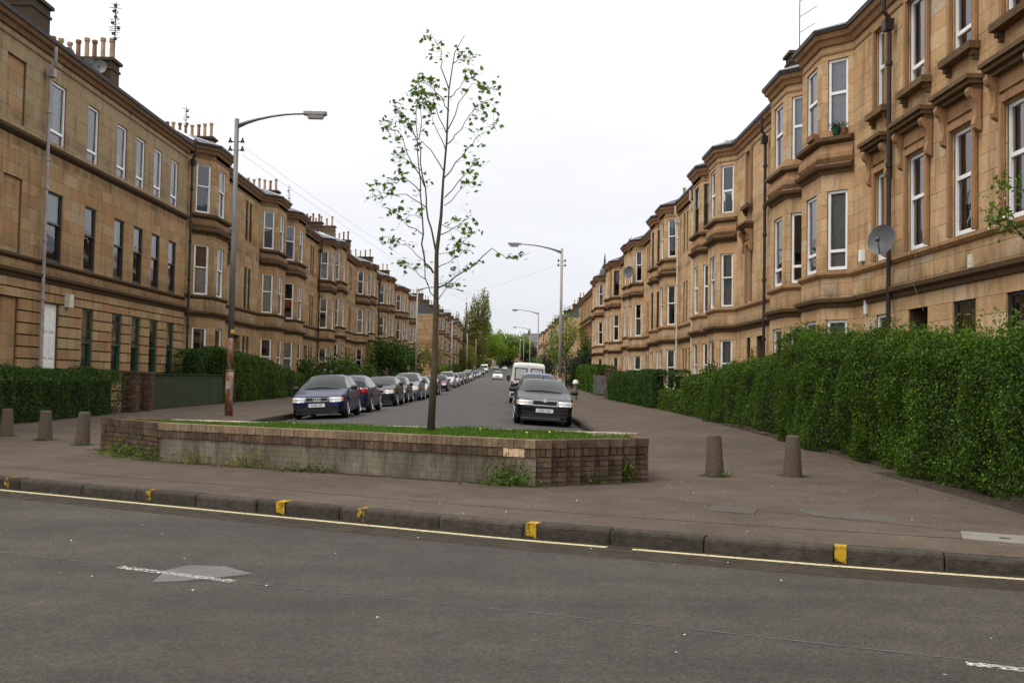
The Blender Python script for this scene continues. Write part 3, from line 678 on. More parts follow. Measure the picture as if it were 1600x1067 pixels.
    # roof
    er = S['eave'][1] + .02; rf = MB(); rp = depth * .52
    rf.quad(L(0, .22, er), L(ue, .22, er), L(ue, -rp, er + roofrise), L(0, -rp, er + roofrise)); rf.quad(L(0, -rp, er + roofrise), L(ue, -rp, er + roofrise), L(ue, -depth - .3, er), L(0, -depth - .3, er))
    for uu in (.002, ue - .002): rf.add([L(uu, .20, er), L(uu, -rp, er + roofrise - .01), L(uu, -depth - .28, er), L(uu, -depth - .2, zt - .05), L(uu, .0, zt - .05)], [(0, 1, 2, 3, 4)])
    sl = roofrise / (rp + .3)
    ro = rf.obj('roof', 'slate', rt)
    for q in bays:
        o_ = .24; c_ = q[1][0] - q[0][0]; p_ = q[1][1]; uc = (q[0][0] + q[3][0]) / 2; back = p_ + .9
        pts = [L(q[0][0] - o_ * .3, .2, er + .01), L(q[1][0] - o_ * .41, p_ + o_, er + .01), L(q[2][0] + o_ * .41, p_ + o_, er + .01), L(q[3][0] + o_ * .3, .2, er + .01)]
        ap = L(uc, -1.3, er + sl * 1.62 + .10); rb = [L(q[0][0] - o_ * .3, -.2, er + sl * .5 + .01), L(q[3][0] + o_ * .3, -.2, er + sl * .5 + .01)]
        m = MB(); m.add([*pts, ap, *rb], [(0, 1, 4), (1, 2, 4), (2, 3, 4), (5, 0, 4), (3, 6, 4)]); m.obj('bay_roof', 'slate', rt)
        if Y0 < 140:
            lead = MB()
            for k in (1, 2): lead.tube([pts[k] + Vector((0, 0, .03)), ap + Vector((0, 0, .04))], .05, 5)
            for e_ in (0, 3): lead.tube([L((q[0] if e_ == 0 else q[3])[0] + (-.1 if e_ == 0 else .1), .1, er + .08), L((q[0] if e_ == 0 else q[3])[0] * .8 + uc * .2, -.75, er + sl * 1.05 + .08), ap + Vector((0, 0, .04))], .08, 5)
            lead.obj('lead_ridge', 'lead', rt)
    # chimney stacks across the roof, pots as sub-parts
    potm = [wmesh(('pot', k), lambda k=k: MB().lathe([(.105, 0), (.115, .05), (.095, .12), (.085, .75), (.115, .78), (.12, .9), (.09, .92)], n=10).mesh('chimney_pot', k)) for k in ('pot_buff', 'pot_buff', 'pot_red')]
    for (uc, wf, wb, th, npot, mat, zt_) in chim:
        ztp = zt_ + z0; st = MB(); wm_ = (wf + wb) / 2; cen = L(uc, wm_, 0); dl = abs(wb - wf)
        zl = er + .3; st.box((cen.x, cen.y, (zl + ztp) / 2), (dl, th, ztp - zl)).box((cen.x, cen.y, ztp - .32), (dl + .1, th + .1, .1)).box((cen.x, cen.y, ztp + .06), (dl + .22, th + .22, .13)).box((cen.x, cen.y, zl + 1.4), (dl + .12, th + .12, .14))
        so = st.obj('chimney_stack', mat, rt)
        for k in range(npot):
            o = link('chimney_pot', random.choice(potm), so); w_ = wf + (wb - wf) * (k + .5) / npot
            o.location = L(uc + random.uniform(-.06, .06), w_, ztp + .12); sc = random.uniform(.85, 1.12); o.scale = (1.05, 1.05, sc)
    for (up_, wp_, mt) in pipes:
        m = MB(); p = lambda z, w=.16: L(up_, wp_ + w, z)
        ea = S['eave'][0]; m.tube([p(z0 - .1), p(ea - .45), p(ea - .25, .30), p(ea + .2, .30)], .055, 8)
        for zz in (z0 + 1.2, S['strA'][0] - .5, S['strB'][1] + .6, S['f1'][1], S['sil'][0] - .3, S['f2'][0] + .9): m.lathe([(.055, -.06), (.082, -.05), (.082, .05), (.055, .06)], p(zz), 8)
        m.box(p(ea - .6, .2), (.2, .24, .26), taper=1.15); m.obj('downpipe', mt, rt)
    rt['_eave'] = er
    return rt

def dish(rt, pos, face, r=.42, mat='dish'):
    f_ = Vector(face).normalized(); R = f_.to_track_quat('Z', 'Y').to_matrix(); m = MB(); n = 20; vs = []; fs = []
    for j in range(5):
        rr = r * j / 4
        for k in range(n): t = 2 * math.pi * k / n; vs.append(R @ Vector((rr * math.cos(t), rr * 1.08 * math.sin(t), .22 * (rr / r) ** 2 * r)) + Vector(pos))
    for j in range(4):
        for k in range(n): fs.append((j * n + k, j * n + (k + 1) % n, (j + 1) * n + (k + 1) % n, (j + 1) * n + k))
    m.add(vs, fs); lnb = Vector(pos) + R @ Vector((0, -r * .15, r * .75))
    m.tube([Vector(pos) + R @ Vector((0, -r * 1.0, .2 * r)), lnb], .014, 5).box(lnb, (.07, .07, .09)); m.tube([Vector(pos), Vector(pos) - f_ * .2, Vector(pos) - f_ * .3 + Vector((0, 0, -.1))], .025, 6)
    return m.obj('satellite_dish', mat, rt, True)
def aerial(rt, p, h, kind=0):
    p = Vector(p); m = MB().tube([p, p + Vector((0, 0, h))], .022, 5)
    if kind == 0:
        for zz, ln in ((h * .98, .9), (h * .72, .9), (h * .45, .8)):
            a = p + Vector((0, 0, zz)); m.tube([a, a + Vector((ln * .75, -.3, ln * .42))], .014, 4)
            for k in range(5): b = a + Vector((ln * .75, -.3, ln * .42)) * (.2 + .17 * k); m.tube([b - Vector((.06, .2, .05)), b + Vector((.06, .2, .05))], .007, 3)
    else:
        for k in range(kind * 4):
            b = p + Vector((0, 0, h * (.45 + .55 * k / (kind * 4)))); l_ = random.uniform(.12, .32); an = random.uniform(0, 3.1); v = Vector((math.cos(an) * l_, math.sin(an) * l_, random.uniform(-.06, .12))); m.tube([b - v, b + v * .8], .016, 3)
            if k % 3 == 0: m.box(b + v * .6, (.12, .1, .1))
    return m.obj('aerial', 'black_iron', rt)

# ------------------------------------------------------------------ left row
XFL = -14.2; y0 = 14.0
U = lambda y: y - y0
g_, d_ = 'sash_green', 'sash_dark'
colY = [31.1, 33.74, 36.27, 38.15, 40.05, 42.05]
wl = [(U(21.6), 1.0, 'recess', 'recess', 'recess'), (U(25.2), 1.0, 'recess', 'recess', 'recess'), (U(28.4), 1.1, 'recess', 'recess', 'recess'), (U(31.1), 1.05, 'door_white', d_, 'upvc_low')]
wl += [(U(y), .92, g_, d_, 'upvc_low') for y in colY[1:]]
tL0 = tenement('tenement', 'plain flat-fronted sandstone tenement with green ground floor window frames and a white door', 'L', XFL, y0, 43.75 - y0, .1, S_L0, [('flat', 43.75 - y0, wl)],
               stones=300, rust=True, chim=[(U(36.4), -3.2, -6.4, 1.5, 0, 'render_dark', 14.95), (U(43.3), -3.15, -6.1, .85, 8, 'render_dark', 14.9)], pipes=[(U(30.12), 0, 'grey_iron')], curt=.55, chimz=16)
MB().box((XFL + .12, 32.05, 3.75), (.18, .28, .42)).obj('alarm_box', 'cream_paint', tL0)
dish(tL0, (XFL - 4.95, 42.6, 15.15), (.5, -1, .3), .28, 'dish'); dish(tL0, (XFL - 4.0, 42.6, 14.7), (.75, -.8, .25), .30); dish(tL0, (XFL - 3.55, 42.6, 14.6), (.2, -1, .25), .30)
aerial(tL0, (XFL - 3.1, 43.0, 14.6), 3.0, 5)
MB().tube([(XFL - 4.4, 34.9, 15.2), (XFL - 4.4, 34.9, 17.5)], .09, 8).obj('flue', 'lead', tL0)

LW = [('sash', 'sash', 'sash'), ('sash', 'sash', 'sash')]
def lflat(len_, u, a=.5):
    c = u + len_ * a
    return ('flat', len_, [(u + len_ * .5, 1.15, 'close', None, None), (c - .55 + 1.9, .5, 'sash_dark', 'sash_dark+none', 'sash_dark+none'), (c + .25 + 1.9, .5, 'sash_dark', 'sash_dark+none', 'sash_dark+none'), (c - 2.6, .6, 'sash_dark', 'sash', 'sash')])
def lten(label, ya, yb, a0, flat, kinds=('sash', 'sash', 'sash'), z=0, last=.75, kb=None, **k):
    B = 3.9; plan = ([('flat', a0, [])] if a0 > .05 else []) + [('bay', B, .82, .85, kinds), lflat(flat, a0 + B), ('bay', B, .82, .85, kb or kinds)]
    rest = yb - ya - (a0 + 2 * B + flat); plan.append(('flat', rest, []))
    return tenement('tenement', label, 'L', XFL, ya, yb - ya, sg((ya + yb) / 2) * (1 if ya > 60 else .8) + z, S_L, plan, group='bay-windowed tenements of the west terrace', **k)
CHL = lambda y, ya, n=8, m='render_dark': [(y - ya, -4.1, -7.6, .85, n, m, 15.85)]
tL1 = lten('bay-windowed tenement adjoining the plain flat-fronted one, behind the tall rusty lamp post', 43.75, 61.5, .6, 8.6, chim=CHL(61.2, 43.75, 9), pipes=[(.12, 0, 'black_iron')])
aerial(tL1, (XFL - 5.8, 61.0, 16), 1.9, 2)
tL2 = lten('tenement with an orange flag in a first floor bay window, second of the bay-windowed terrace', 61.5, 79, 1.0, 8.1, kinds=('sash', 'sash+flag', 'sash'), kb=('sash', 'sash+blind', 'sash+net'), chim=CHL(78.7, 61.5, 8), pipes=[(12.9, 0, 'black_iron')])
dish(tL2, (XFL - 4.7, 78.0, 15.0), (.3, -1, .25), .45)
tL3 = lten('third bay-windowed tenement of the terrace, two black downpipes on its front', 79, 97.8, .5, 9.8, z=.25, chim=CHL(97.4, 79, 6), pipes=[(.2, 0, 'black_iron'), (18.5, 0, 'black_iron')])
aerial(tL3, (XFL - 4, 82, 14), 3.2, 2)
tL4 = lten('fourth bay-windowed tenement of the terrace, rising above the round dark shrub', 97.8, 114, .7, 6.8, z=.4, chim=[(15.9, -3.9, -7.4, .9, 7, 'render_dark', 16.0), (4, -3.6, -6.4, .9, 5, 'ashlar_grey', 15.8)], pipes=[(11.5, 0, 'black_iron')])
tL5 = lten('fifth bay-windowed tenement of the terrace, over the bushy green tree', 114, 131, .8, 7.6, z=.55, chim=[(16.6, -3.6, -7.4, .9, 6, 'render_dark', 15.8)], pipes=[(16.3, 0, 'black_iron')])
tL6 = lten('last bay-windowed tenement before the gap in the terrace, behind the young tree trunk', 131, 150, .8, 9.0, z=.6, chim=[(18.2, -3.6, -7.4, .9, 6, 'render_dark', 15.8)])
# second terrace beyond the cross street
LAB = ('gable-ended tenement starting the farther terrace beyond the cross street', 'second tenement of the farther terrace, left of the poplars', 'third tenement of the farther terrace, beside the poplars', 'last tenement of the farther terrace, half hidden by the poplars')
for i in range(4):
    ya = 196 + 42 * i; B = 4.6
    tenement('tenement', LAB[i], 'L', -13.6 + .5 * i, ya, 41.5, sg(ya + 20), tr_(S_L, 1.04, .2), [('flat', 5, [(2.5, 1, 'sash', 'sash', 'sash')]), ('bay', B, .9, .9, ('sash',) * 3), ('flat', 8, [(12, 1.1, 'close', 'sash', 'sash'), (15, 1, 'sash', 'sash', 'sash')]), ('bay', B, .9, .9, ('sash',) * 3), ('bay', B, .9, .9, ('sash',) * 3), ('flat', 10.1, [(31, 1, 'sash', 'sash', 'sash'), (34, 1.1, 'close', 'sash', 'sash')]), ('bay', B, .9, .9, ('sash',) * 3)],
             group='tenements of the farther west terrace', chim=[(8, -3.6, -7, .9, 6, 'render_dark', 16.6), (24, -3.6, -7, .9, 6, 'render_dark', 16.6), (40, -3.6, -7, .9, 6, 'render_dark', 16.6)], wallmat=None)

# ------------------------------------------------------------------ right row
XFR = 9.2; yR = 8.5
U = lambda y: y - yR
wl = [(U(12.5), 1.0, 'sash_dark', 'upvc_mid', 'upvc_low'), (U(15.1), 1.0, 'sash_dark', 'upvc_mid', 'upvc_low'), (U(17.75), 1.0, 'sash_dark', 'upvc_mid', 'upvc_low'), (U(19.95), 1.0, 'sash_dark', 'upvc_mid', 'upvc_low'),
      (U(22.2), 1.05, 'close', 'upvc_mid', 'upvc_low'), (U(24.35), .72, 'upvc_mid', 'upvc_low', 'upvc_mid')]
tR0 = tenement('tenement', 'warm sandstone tenement with hooded white windows, satellite dish and flower pots on its bay', 'R', XFR, yR, 29.55 - yR, .1, S_R,
               [('flat', U(26.35), wl), ('bay', 3.1, .66, .66, ('upvc_mid', 'upvc_low+net', 'upvc_mid+net')), ('flat', .1, [])], stones=300, chim=[(U(12), -3.3, -6.5, .9, 6, 'render_dark', 15.6)], pipes=[(U(23.5), 0, 'black_iron')], curt=.9)
dish(tR0, (XFR - .62, 22.65, 4.82), (-.72, -.66, .2), .335)
MB().box((XFR - .05, 25.6, 4.85), (.09, .22, .3)).obj('alarm_box', 'upvc', tR0); MB().box((XFR - .05, 25.3, 3.55), (.06, .12, .45)).obj('vent_cover', 'upvc', tR0)
MB().box((XFR - .03, 19.6, 4.0), (.05, .18, .26)).box((XFR - .056, 19.6, 4.0), (.02, .07, .1)).obj('vent_cover', 'cream_paint', tR0)
MB().tube([(XFR - .03, 22.3, 4.6), (XFR - .13, 22.0, 4.40), (XFR - .20, 21.95, 3.75), (XFR - .03, 21.8, 3.15)], .006, 4).obj('cable', 'concrete_pale', tR0)
Yb = 26.9
for (px, py, pc, nm) in ((XFR - .35, Yb - .22, 'leaf_dark', 'trough'), (XFR - .28, Yb - .40, 'pot_red', 'pot'), (XFR - .74, Yb + .6, 'pot_red', 'trough')):
    lab = {0: 'small dark green pot plant on the top bay sill of the hooded-window tenement'}.get(0)
fp = root('flower_pot', 'dark green plant in a pot on the top bay sill of the hooded-window tenement', 'flower pot', (XFR - .38, Yb - .25, 8.25))
MB().lathe([(.09, 8.25), (.13, 8.43)], (XFR - .38, Yb - .25, 0), 10).obj('pot', 'green_paint', fp); leaves('foliage', 'leaf_dark', RNG.normal(size=(90, 3)) * (.08, .08, .06) + (XFR - .38, Yb - .25, 8.5), .07, fp, kind='stuff')
fp = root('flower_pot', 'little terracotta pot beside the dark green plant on the top bay sill', 'flower pot', (XFR - .22, Yb - .42, 8.25))
MB().lathe([(.06, 8.25), (.085, 8.38), (.09, 8.38), (.09, 8.41)], (XFR - .22, Yb - .42, 0), 10).obj('pot', 'pot_red', fp); leaves('foliage', 'leaf_young', RNG.normal(size=(40, 3)) * (.05, .05, .05) + (XFR - .22, Yb - .42, 8.47), .05, fp, kind='stuff')
MB().box((XFR - .78, Yb + .55, 8.32), (.18, .55, .16)).obj('flower_trough', 'pot_red', None, label='terracotta trough on the front sill of the top bay window', cat='flower trough')
RLAB = ['tenement with a tilted-open white window in its top bay, next beyond the flower-pot bay', 'tenement with dark top sash windows, third along the east row beyond the dish', 'tenement with a dish on its top bay, fourth along the east row', 'tenement with a roof aerial between the dish-bay tenement and the turreted one', 'tenement with a small pointed turret at the far end of the bay-windowed east row']
kinds = [('upvc_mid', 'upvc_low+none', 'upvc_mid'), ('sash', 'sash+net', 'upvc_tilt')], [('sash', 'upvc_mid+net', 'sash_dark'), ('sash', 'sash+blind', 'sash')], [('sash', 'sash_dark+blind', 'sash_dark'), ('upvc_mid', 'sash', 'sash')], [('sash', 'sash', 'upvc_mid'), ('sash', 'upvc_mid', 'sash_dark')], [('sash', 'upvc_mid', 'upvc_mid'), ('sash', 'sash', 'sash')]
for i in range(5):
    ya = 29.6 + 13.7 * i; yb = ya + 13.65; a, b = kinds[i]; pipe = 5.3 if i else 5.35
    f0 = 3.35; plan = [('flat', .2, []), ('bay', 3.1, .66, .66, a), ('flat', 6.9, [(6.4, 1.1, 'close', None, None), (8.15, .62, 'sash_dark+none', 'upvc_mid', 'upvc_mid'), (4.3, .5, 'sash_dark', 'sash_dark', 'sash_dark')] if i == 0 else
        [(6.4, 1.1, 'close', None, None), (7.7, .45, 'sash_dark', 'sash_dark+none', 'sash_dark+none'), (8.5, .45, 'sash_dark', 'sash_dark+none', 'sash_dark+none'), (4.3, .5, 'sash_dark', 'sash_dark', 'sash_dark')]), ('bay', 3.1, .66, .66, b), ('flat', .35, [])]
    t = tenement('tenement', RLAB[i], 'R', XFR + .02 * i, ya, yb - ya, sg((ya + yb) / 2) + (.0, .0, .0, .1, .1)[i], S_R, plan, group='bay-windowed tenements of the east row', stones=300 if i == 0 else 0, chim=[(13.5, -2.95, -6.1, .85, 0 if i == 0 else 5, 'render_dark', 15.75 if i == 0 else 14.2)],
                 pipes=[(5.3, 0, 'black_iron'), ] if i != 1 else [(5.3, 0, 'cream_paint'), (9.6, 0, 'cream_paint')])
    if i == 0: aerial(t, (XFR + 3.4, ya + 13.4, 15.7), 2.6, 0)
    if i == 2: dish(t, (XFR - .9, ya + 10.7, 8.9), (-.6, -.8, .2), .4)
    if i == 4: MB().lathe([(.55, 11.0), (.42, 11.5), (.22, 11.9), (.10, 12.2), (.11, 12.3), (.02, 13.1)], (XFR - .1, ya + 8.6, sg(90)), 8).obj('turret_roof', 'slate', t)
    if i == 3: aerial(t, (XFR + .6, ya + 8, 11.4), 1.6, 1)
tenement('tenement', 'single-bay sandstone house with a long plain front past the bay-windowed east row', 'R', XFR + .15, 98.2, 30, sg(105), tr_(S_R, .99, 0), [('bay', 3.1, .7, .7, ('sash', 'upvc_mid', 'upvc_mid')), ('flat', 26.9, [(5 + 3 * k, .95, 'sash', 'sash', 'sash') for k in range(8)])], chim=[(29.5, -2.6, -6, .9, 5, 'render_dark', 14.5), (14, -3.6, -6, .9, 5, 'render_dark', 14.5)], wallmat='wall_right')
LAB = ('tenement with several stepped bays beyond the spring-green trees on the east side', 'farther tenement on the east side, just past the stepped bays', 'farthest bay-windowed tenement on the east side')
for i in range(3):
    ya = 170 + 46 * i; B = 4.2
    tenement('tenement', LAB[i], 'R', 10.4, ya, 45, sg(ya + 20), S_R, [('flat', 4, [(2, 1, 'sash', 'sash', 'sash')]), ('bay', B, .9, .9, ('sash',) * 3), ('flat', 8, [(11, 1.1, 'close', 'sash', 'sash')]), ('bay', B, .9, .9, ('sash',) * 3), ('bay', B, .9, .9, ('sash',) * 3), ('flat', 8, [(28, 1, 'close', 'sash', 'sash')]), ('bay', B, .9, .9, ('sash',) * 3), ('flat', 8.2, [(40, 1, 'sash', 'sash', 'sash')])],
             group='tenements of the farther east row', chim=[(10, -2.6, -6, .9, 6, 'render_dark', 14.8), (25, -2.6, -6, .9, 6, 'render_dark', 14.8), (40, -2.6, -6, .9, 6, 'render_dark', 14.8)])
# buildings closing the view, facing down the street
def far_house(label, x0, x1, y, hw_, n):
    zz = sg(min(y, 470)); cx = (x0 + x1) / 2; he = root('corner_house', label, 'building', (cx, y, zz)); Wd = x1 - x0
    MB().box((cx, y + 6, zz + hw_ / 2 - 1), (Wd, 12, hw_ + 2)).obj('wall', 'wall_right', he)
    MB().add([(x0 - .5, y - .4, zz + hw_ + .01), (x1 + .5, y - .4, zz + hw_ + .01), (x1 + .5, y + 12.4, zz + hw_ + .01), (x0 - .5, y + 12.4, zz + hw_ + .01), (x0 + .5, y + 6, zz + hw_ + 4.5), (x1 - .5, y + 6, zz + hw_ + 4.5)], [(0, 1, 5, 4), (1, 2, 5), (2, 3, 4, 5), (3, 0, 4)]).obj('roof', 'slate', he)
    for q in (.2, .75): MB().box((x0 + Wd * q, y + 6, zz + hw_ + 4.3), (1.2, 2.4, 3)).obj('chimney_stack', 'render_dark', he)
    fm = wmesh(('f', 'sash', 1.2, 2.1), lambda: win_frame(1.2, 2.1, 'sash')); pm = wmesh(('p', 'sash', 1.2, 2.1), lambda: win_pane(1.2, 2.1, 'sash'))
    for k in range(n):
        for zq in (1.2, 4.7, 8.2):
            if zq + 2.5 > hw_: continue
            o = link('window', fm, he); basis(o, Vector((1, 0, 0)), Vector((0, 1, 0)), Vector((x0 + Wd * (k + .5) / n, y - .03, zz + zq))); link('pane', pm, o)
far_house('grey-roofed sandstone building closing the view at the head of the street', 7, 25, 452, 11.5, 5)
far_house('sandstone house half hidden behind the leaning bright green tree at the head of the street', -26, -4.6, 462, 9, 5)
far_house('small sandstone house behind the dark round tree at the head of the street', -5.5, 7.5, 476, 8.5, 3)

# ------------------------------------------------------------------ brick planter
PL = [(-6.9, 17.1), (-5.44, 15.69), (.40, 12.91), (1.97, 13.82), (2.05, 15.25), (-5.6, 17.05), (-6.7, 17.45)]
ZT = .715; ZB = .10
pl = root('brick_planter', 'low brick planter with a grey rendered front, filled with grass', 'planter', (-2, 15, .12))
def inset(P, d):
    n = len(P); out = []
    for i in range(n):
        a, b, c = Vector(P[i - 1]), Vector(P[i]), Vector(P[(i + 1) % n]); e1 = (b - a).normalized(); e2 = (c - b).normalized()
        n1 = Vector((-e1.y, e1.x)); n2 = Vector((-e2.y, e2.x)); m = (n1 + n2).normalized(); out.append(b + m * min(d / max(.35, m.dot(n1)), d * 2.2))
    return [(p.x, p.y) for p in out]
core_o = inset(PL, .045); core_i = inset(PL, .21); n = len(PL)
mb = MB(); vs = [(x, y, z) for P, z in ((core_o, ZB - .1), (core_o, ZT - .03), (core_i, ZT - .03), (core_i, ZB - .1)) for x, y in P]
mb.add(vs, [(k * n + i, k * n + (i + 1) % n, (k + 1) * n + (i + 1) % n, (k + 1) * n + i) for k in range(3) for i in range(n)]); mb.obj('wall_core', 'mortar', pl)
mb = MB(); g_ = inset(PL, .2); mb.add([(x, y, ZT - .06) for x, y in g_] + [(-1.5, 15.1, ZT - .03)], [(i, (i + 1) % n, n) for i in range(n)]); mb.obj('earth', 'soil', pl)
bricks = []                                            # (centre, dims, angle, material, priority)
def run(a, b, fn, off=0):
    A, B = Vector(a), Vector(b); d = B - A; L_ = d.length; d /= L_; nn = Vector((-d.y, d.x)); an = math.atan2(d.y, d.x)
    fn(lambda s, w, z: Vector((A.x + d.x * s + nn.x * w, A.y + d.y * s + nn.y * w, z)), L_, an)
BM = 'brick_brown'
def front(P, L_, an):
    k = int(L_ / .0765); st = L_ / k
    for i in range(k):
        j = random.uniform(-.004, .006)
        bricks.append((P((i + .5) * st, .105 + j, ZT - .055), (st - .005, .215, .108), an, 'brick_coping', 0))
        bf = 4.75 < (i + .5) * st < 5.45
        nx = L_ - (i + .5) * st
        buff = nx < 1.75 and nx > 1.25 and False
        bricks.append((P((i + .5) * st, .105 - j * .6, ZT - .172), (st - .005, .20, .108), an, 'brick_buff' if 6.0 < (i + .5) * st < 6.3 else BM, 0 if nx < 3.2 else 3))
run(PL[1], PL[2], front)
mb = MB()                                              # grey rendered face of the front
def face(P, L_, an):
    m = 40; vs = []
    for j in range(3):
        for i in range(m + 1): vs.append(P(L_ * i / m, .022 + .006 * math.sin(i * 1.7 + j) + random.uniform(-.003, .003), ZB - .05 + (ZT - .235 - ZB + .05) * j / 2))
    mb.add(vs, [(j * (m + 1) + i, j * (m + 1) + i + 1, (j + 1) * (m + 1) + i + 1, (j + 1) * (m + 1) + i) for j in range(2) for i in range(m)])
run(PL[1], PL[2], face); mb.obj('rendered_face', 'planter_render', pl)
def saw(P, L_, an):                                    # sawtooth brick end with eight stepped columns
    k = 8; st = L_ / k; ta = an - .50
    for i in range(k):
        s0 = (i + .5) * st
        def put(ds, w, z, dm, pr=0):
            c = P(s0, .0, z); v = Matrix.Rotation(ta, 2) @ Vector((ds, w)); bricks.append((Vector((c.x + v.x, c.y + v.y, z)), dm, ta, BM, pr))
        w = st + .012; dp = .22
        put(0, dp / 2, ZT - .055, (w, dp + .02, .106))
        for q in range(3): put((q - 1) * w / 3, dp / 2, ZT - .165, (w / 3 - .009, dp, .10))
        z = ZT - .255; r = 0
        for hh, two in ((.062, 0), (.07, 1), (.062, 0), (.07, 1), (.062, 0), (.10, 1)):
            for q in ((-.25, .25) if two else (0,)): put(q * w, dp / 2 + random.uniform(-.004, .004), z - hh / 2 + .03, ((w / 2 if two else w) - .009, dp, hh - .008), 1)
            z -= hh
run(PL[2], PL[3], saw)
def ends(P, L_, an, pr=1, rows=True, cop='brick_coping'):
    k = int(L_ / .0765); st = L_ / k
    for i in range(k): bricks.append((P((i + .5) * st, .105, ZT - .055), (st - .005, .215, .108), an, cop, pr))
    k2 = max(1, int(L_ / .115)); s2 = L_ / k2
    if rows:
        for i in range(k2): bricks.append((P((i + .5) * s2, .10, ZT - .165), (s2 - .012, .20, .10), an, BM, pr))
        z = ZT - .225; r = 0
        while z > ZB + .03:
            m = int(L_ / .228); s3 = L_ / m; x = -s3 / 2 if r % 2 else 0
            while x < L_ - .02:
                a, b = max(0, x), min(L_, x + s3)
                if b - a > .03: bricks.append((P((a + b) / 2, .10 + random.uniform(-.008, .008), z - .035), (b - a - .010, .20, .064), an, BM, pr))
                x += s3
            z -= .074; r += 1
run(PL[0], PL[1], ends); run(PL[3], PL[4], lambda P, L_, an: ends(P, L_, an, 4)); run(PL[4], PL[5], lambda P, L_, an: ends(P, L_, an, 0.5, cop='brick_pale', rows=False)); run(PL[5], PL[6], lambda P, L_, an: ends(P, L_, an, 5)); run(PL[6], PL[0], lambda P, L_, an: ends(P, L_, an, 4))
bricks.sort(key=lambda b: b[4]); bm_ = {k: MB().box((0, 0, 0), (1, 1, 1)).mesh('brick', k) for k in ('brick_brown', 'brick_buff', 'brick_coping', 'brick_pale')}; rest = MB()
for i, (p, dm, an, mt, pr) in enumerate(bricks):
    an += random.uniform(-.012, .012)
    if i < 300: o = link('brick', bm_[mt], pl); o.location = p; o.rotation_euler = (random.uniform(-.01, .01), 0, an); o.scale = dm
    else: rest.box(p, dm, an)
rest.obj('brickwork', BM, pl, kind='stuff')
# grass, dandelions and weeds
def inside(x, y, P):
    c = False
    for i in range(len(P)):
        (x1, y1), (x2, y2) = P[i - 1], P[i]
        if (y1 > y) != (y2 > y) and x < (x2 - x1) * (y - y1) / (y2 - y1) + x1: c = not c
    return c
gi = inset(PL, .17); G = []
while len(G) < 30000:
    x, y = random.uniform(-6.4, 2), random.uniform(13, 17.4)
    if inside(x, y, gi) and not (x > 1.25 and random.random() < .8): G.append((x, y))
G = np.array(G); gz = ZT - .055 + .03 * np.clip(1 - ((G[:, 0] + 1.5) / 4.5) ** 2, 0, 1)
gs = RNG.uniform(.045, .095, len(G)) * (1 + .4 * np.sin(G[:, 0] * 3.1) * np.sin(G[:, 1] * 4.3))
leaves('grass', 'grass_blade', np.column_stack([G, gz + gs * .22]), gs, aspect=.16, updir=(0, 0, 1.2), kind='stuff')
for x, y, q in [(.62, 13.75, 'nearest the sawtooth brick end'), (.30, 13.5, 'closest to its front edge'), (-.35, 14.3, 'just right of the young tree')]:
    MB().lathe([(.003, .0), (.003, .05), (.019, .052), (.012, .062)], (x, y, ZT + .015), 7).obj('dandelion', 'dandelion', None, label='small yellow dandelion in the planter grass, ' + q, cat='flower', group='dandelions in the planter grass')
def weed(x, y, r, h, nleaf, label, mat='leaf_hedge', z=.13):
    q = RNG.normal(size=(nleaf, 3)) * (r * .5, r * .32, 1); q[:, 2] = np.abs(q[:, 2]) * h * .5 * np.exp(-(q[:, 0] / r) ** 2)
    q += (x, y, z); o = root('weed_clump', label, 'weeds', (x, y, z), 'weeds at the foot of the planter'); leaves('foliage', mat, q, RNG.uniform(.025, .06, nleaf), o, kind='stuff')
    st = MB()
    for _ in range(5): st.tube([(x + random.gauss(0, r * .2), y, z - .02), (x + random.gauss(0, r * .3), y + random.gauss(0, r * .15), z + h * .5)], .004, 3)
    st.obj('stems', 'bark', o); return o
weed(.06, 12.93, .42, .34, 700, 'leafy green weed clump at the front corner of the planter')
weed(-6.1, 16.15, .5, .3, 500, 'weed clump against the brick left end of the planter', 'leaf_young'); weed(-5.55, 15.7, .28, .2, 220, 'small pale weeds where the brick and rendered faces of the planter meet', 'leaf_young')
weed(-4.7, 15.25, .35, .22, 240, 'straggly brownish weeds at the foot of the rendered face near its left end', 'leaf_olive'); weed(-3.75, 14.78, .4, .28, 300, 'dry olive weed tuft at the foot of the rendered face, middle left', 'leaf_olive'); weed(-2.75, 14.3, .5, .13, 260, 'low green weeds along the foot of the rendered face below the tree', 'leaf_hedge')
weed(1.68, 13.6, .14, .42, 160, 'upright weed growing between the last sawtooth brick columns'); weed(1.2, 13.3, .14, .22, 80, 'small weed at the foot of the middle sawtooth brick columns')

# ------------------------------------------------------------------ bollards
def bollard(x, y, lean, label):
    mb = MB(); pr = [(.145, -.1), (.145, .0), (.13, .15), (.102, .56), (.098, .585), (.085, .595), (.02, .598)]
    mb.lathe(pr, (0, 0, 0), 18); o = mb.obj('bollard', 'concrete_bollard', None, True, label=label, cat='bollard', group='concrete bollards at the street end')
    o.location = (x, y, PV + .0); o.rotation_euler = (*lean, random.uniform(0, 3)); o.scale = (1, 1, random.uniform(.97, 1.05)); return o
bollard(3.10, 14.7, (.0, .02), 'rough concrete bollard next to the sawtooth brick end of the planter'); bollard(4.31, 14.92, (.0, .02), 'rough concrete bollard beside the big hedge')
bollard(-7.80, 18.5, (.02, -.05), 'leaning concrete bollard next to the left brick end of the planter'); bollard(-8.94, 19.5, (0, .0), 'middle concrete bollard of the row of three by the low hedge'); bollard(-10.14, 20.4, (0, .01), 'outermost concrete bollard of the row of three by the low hedge')
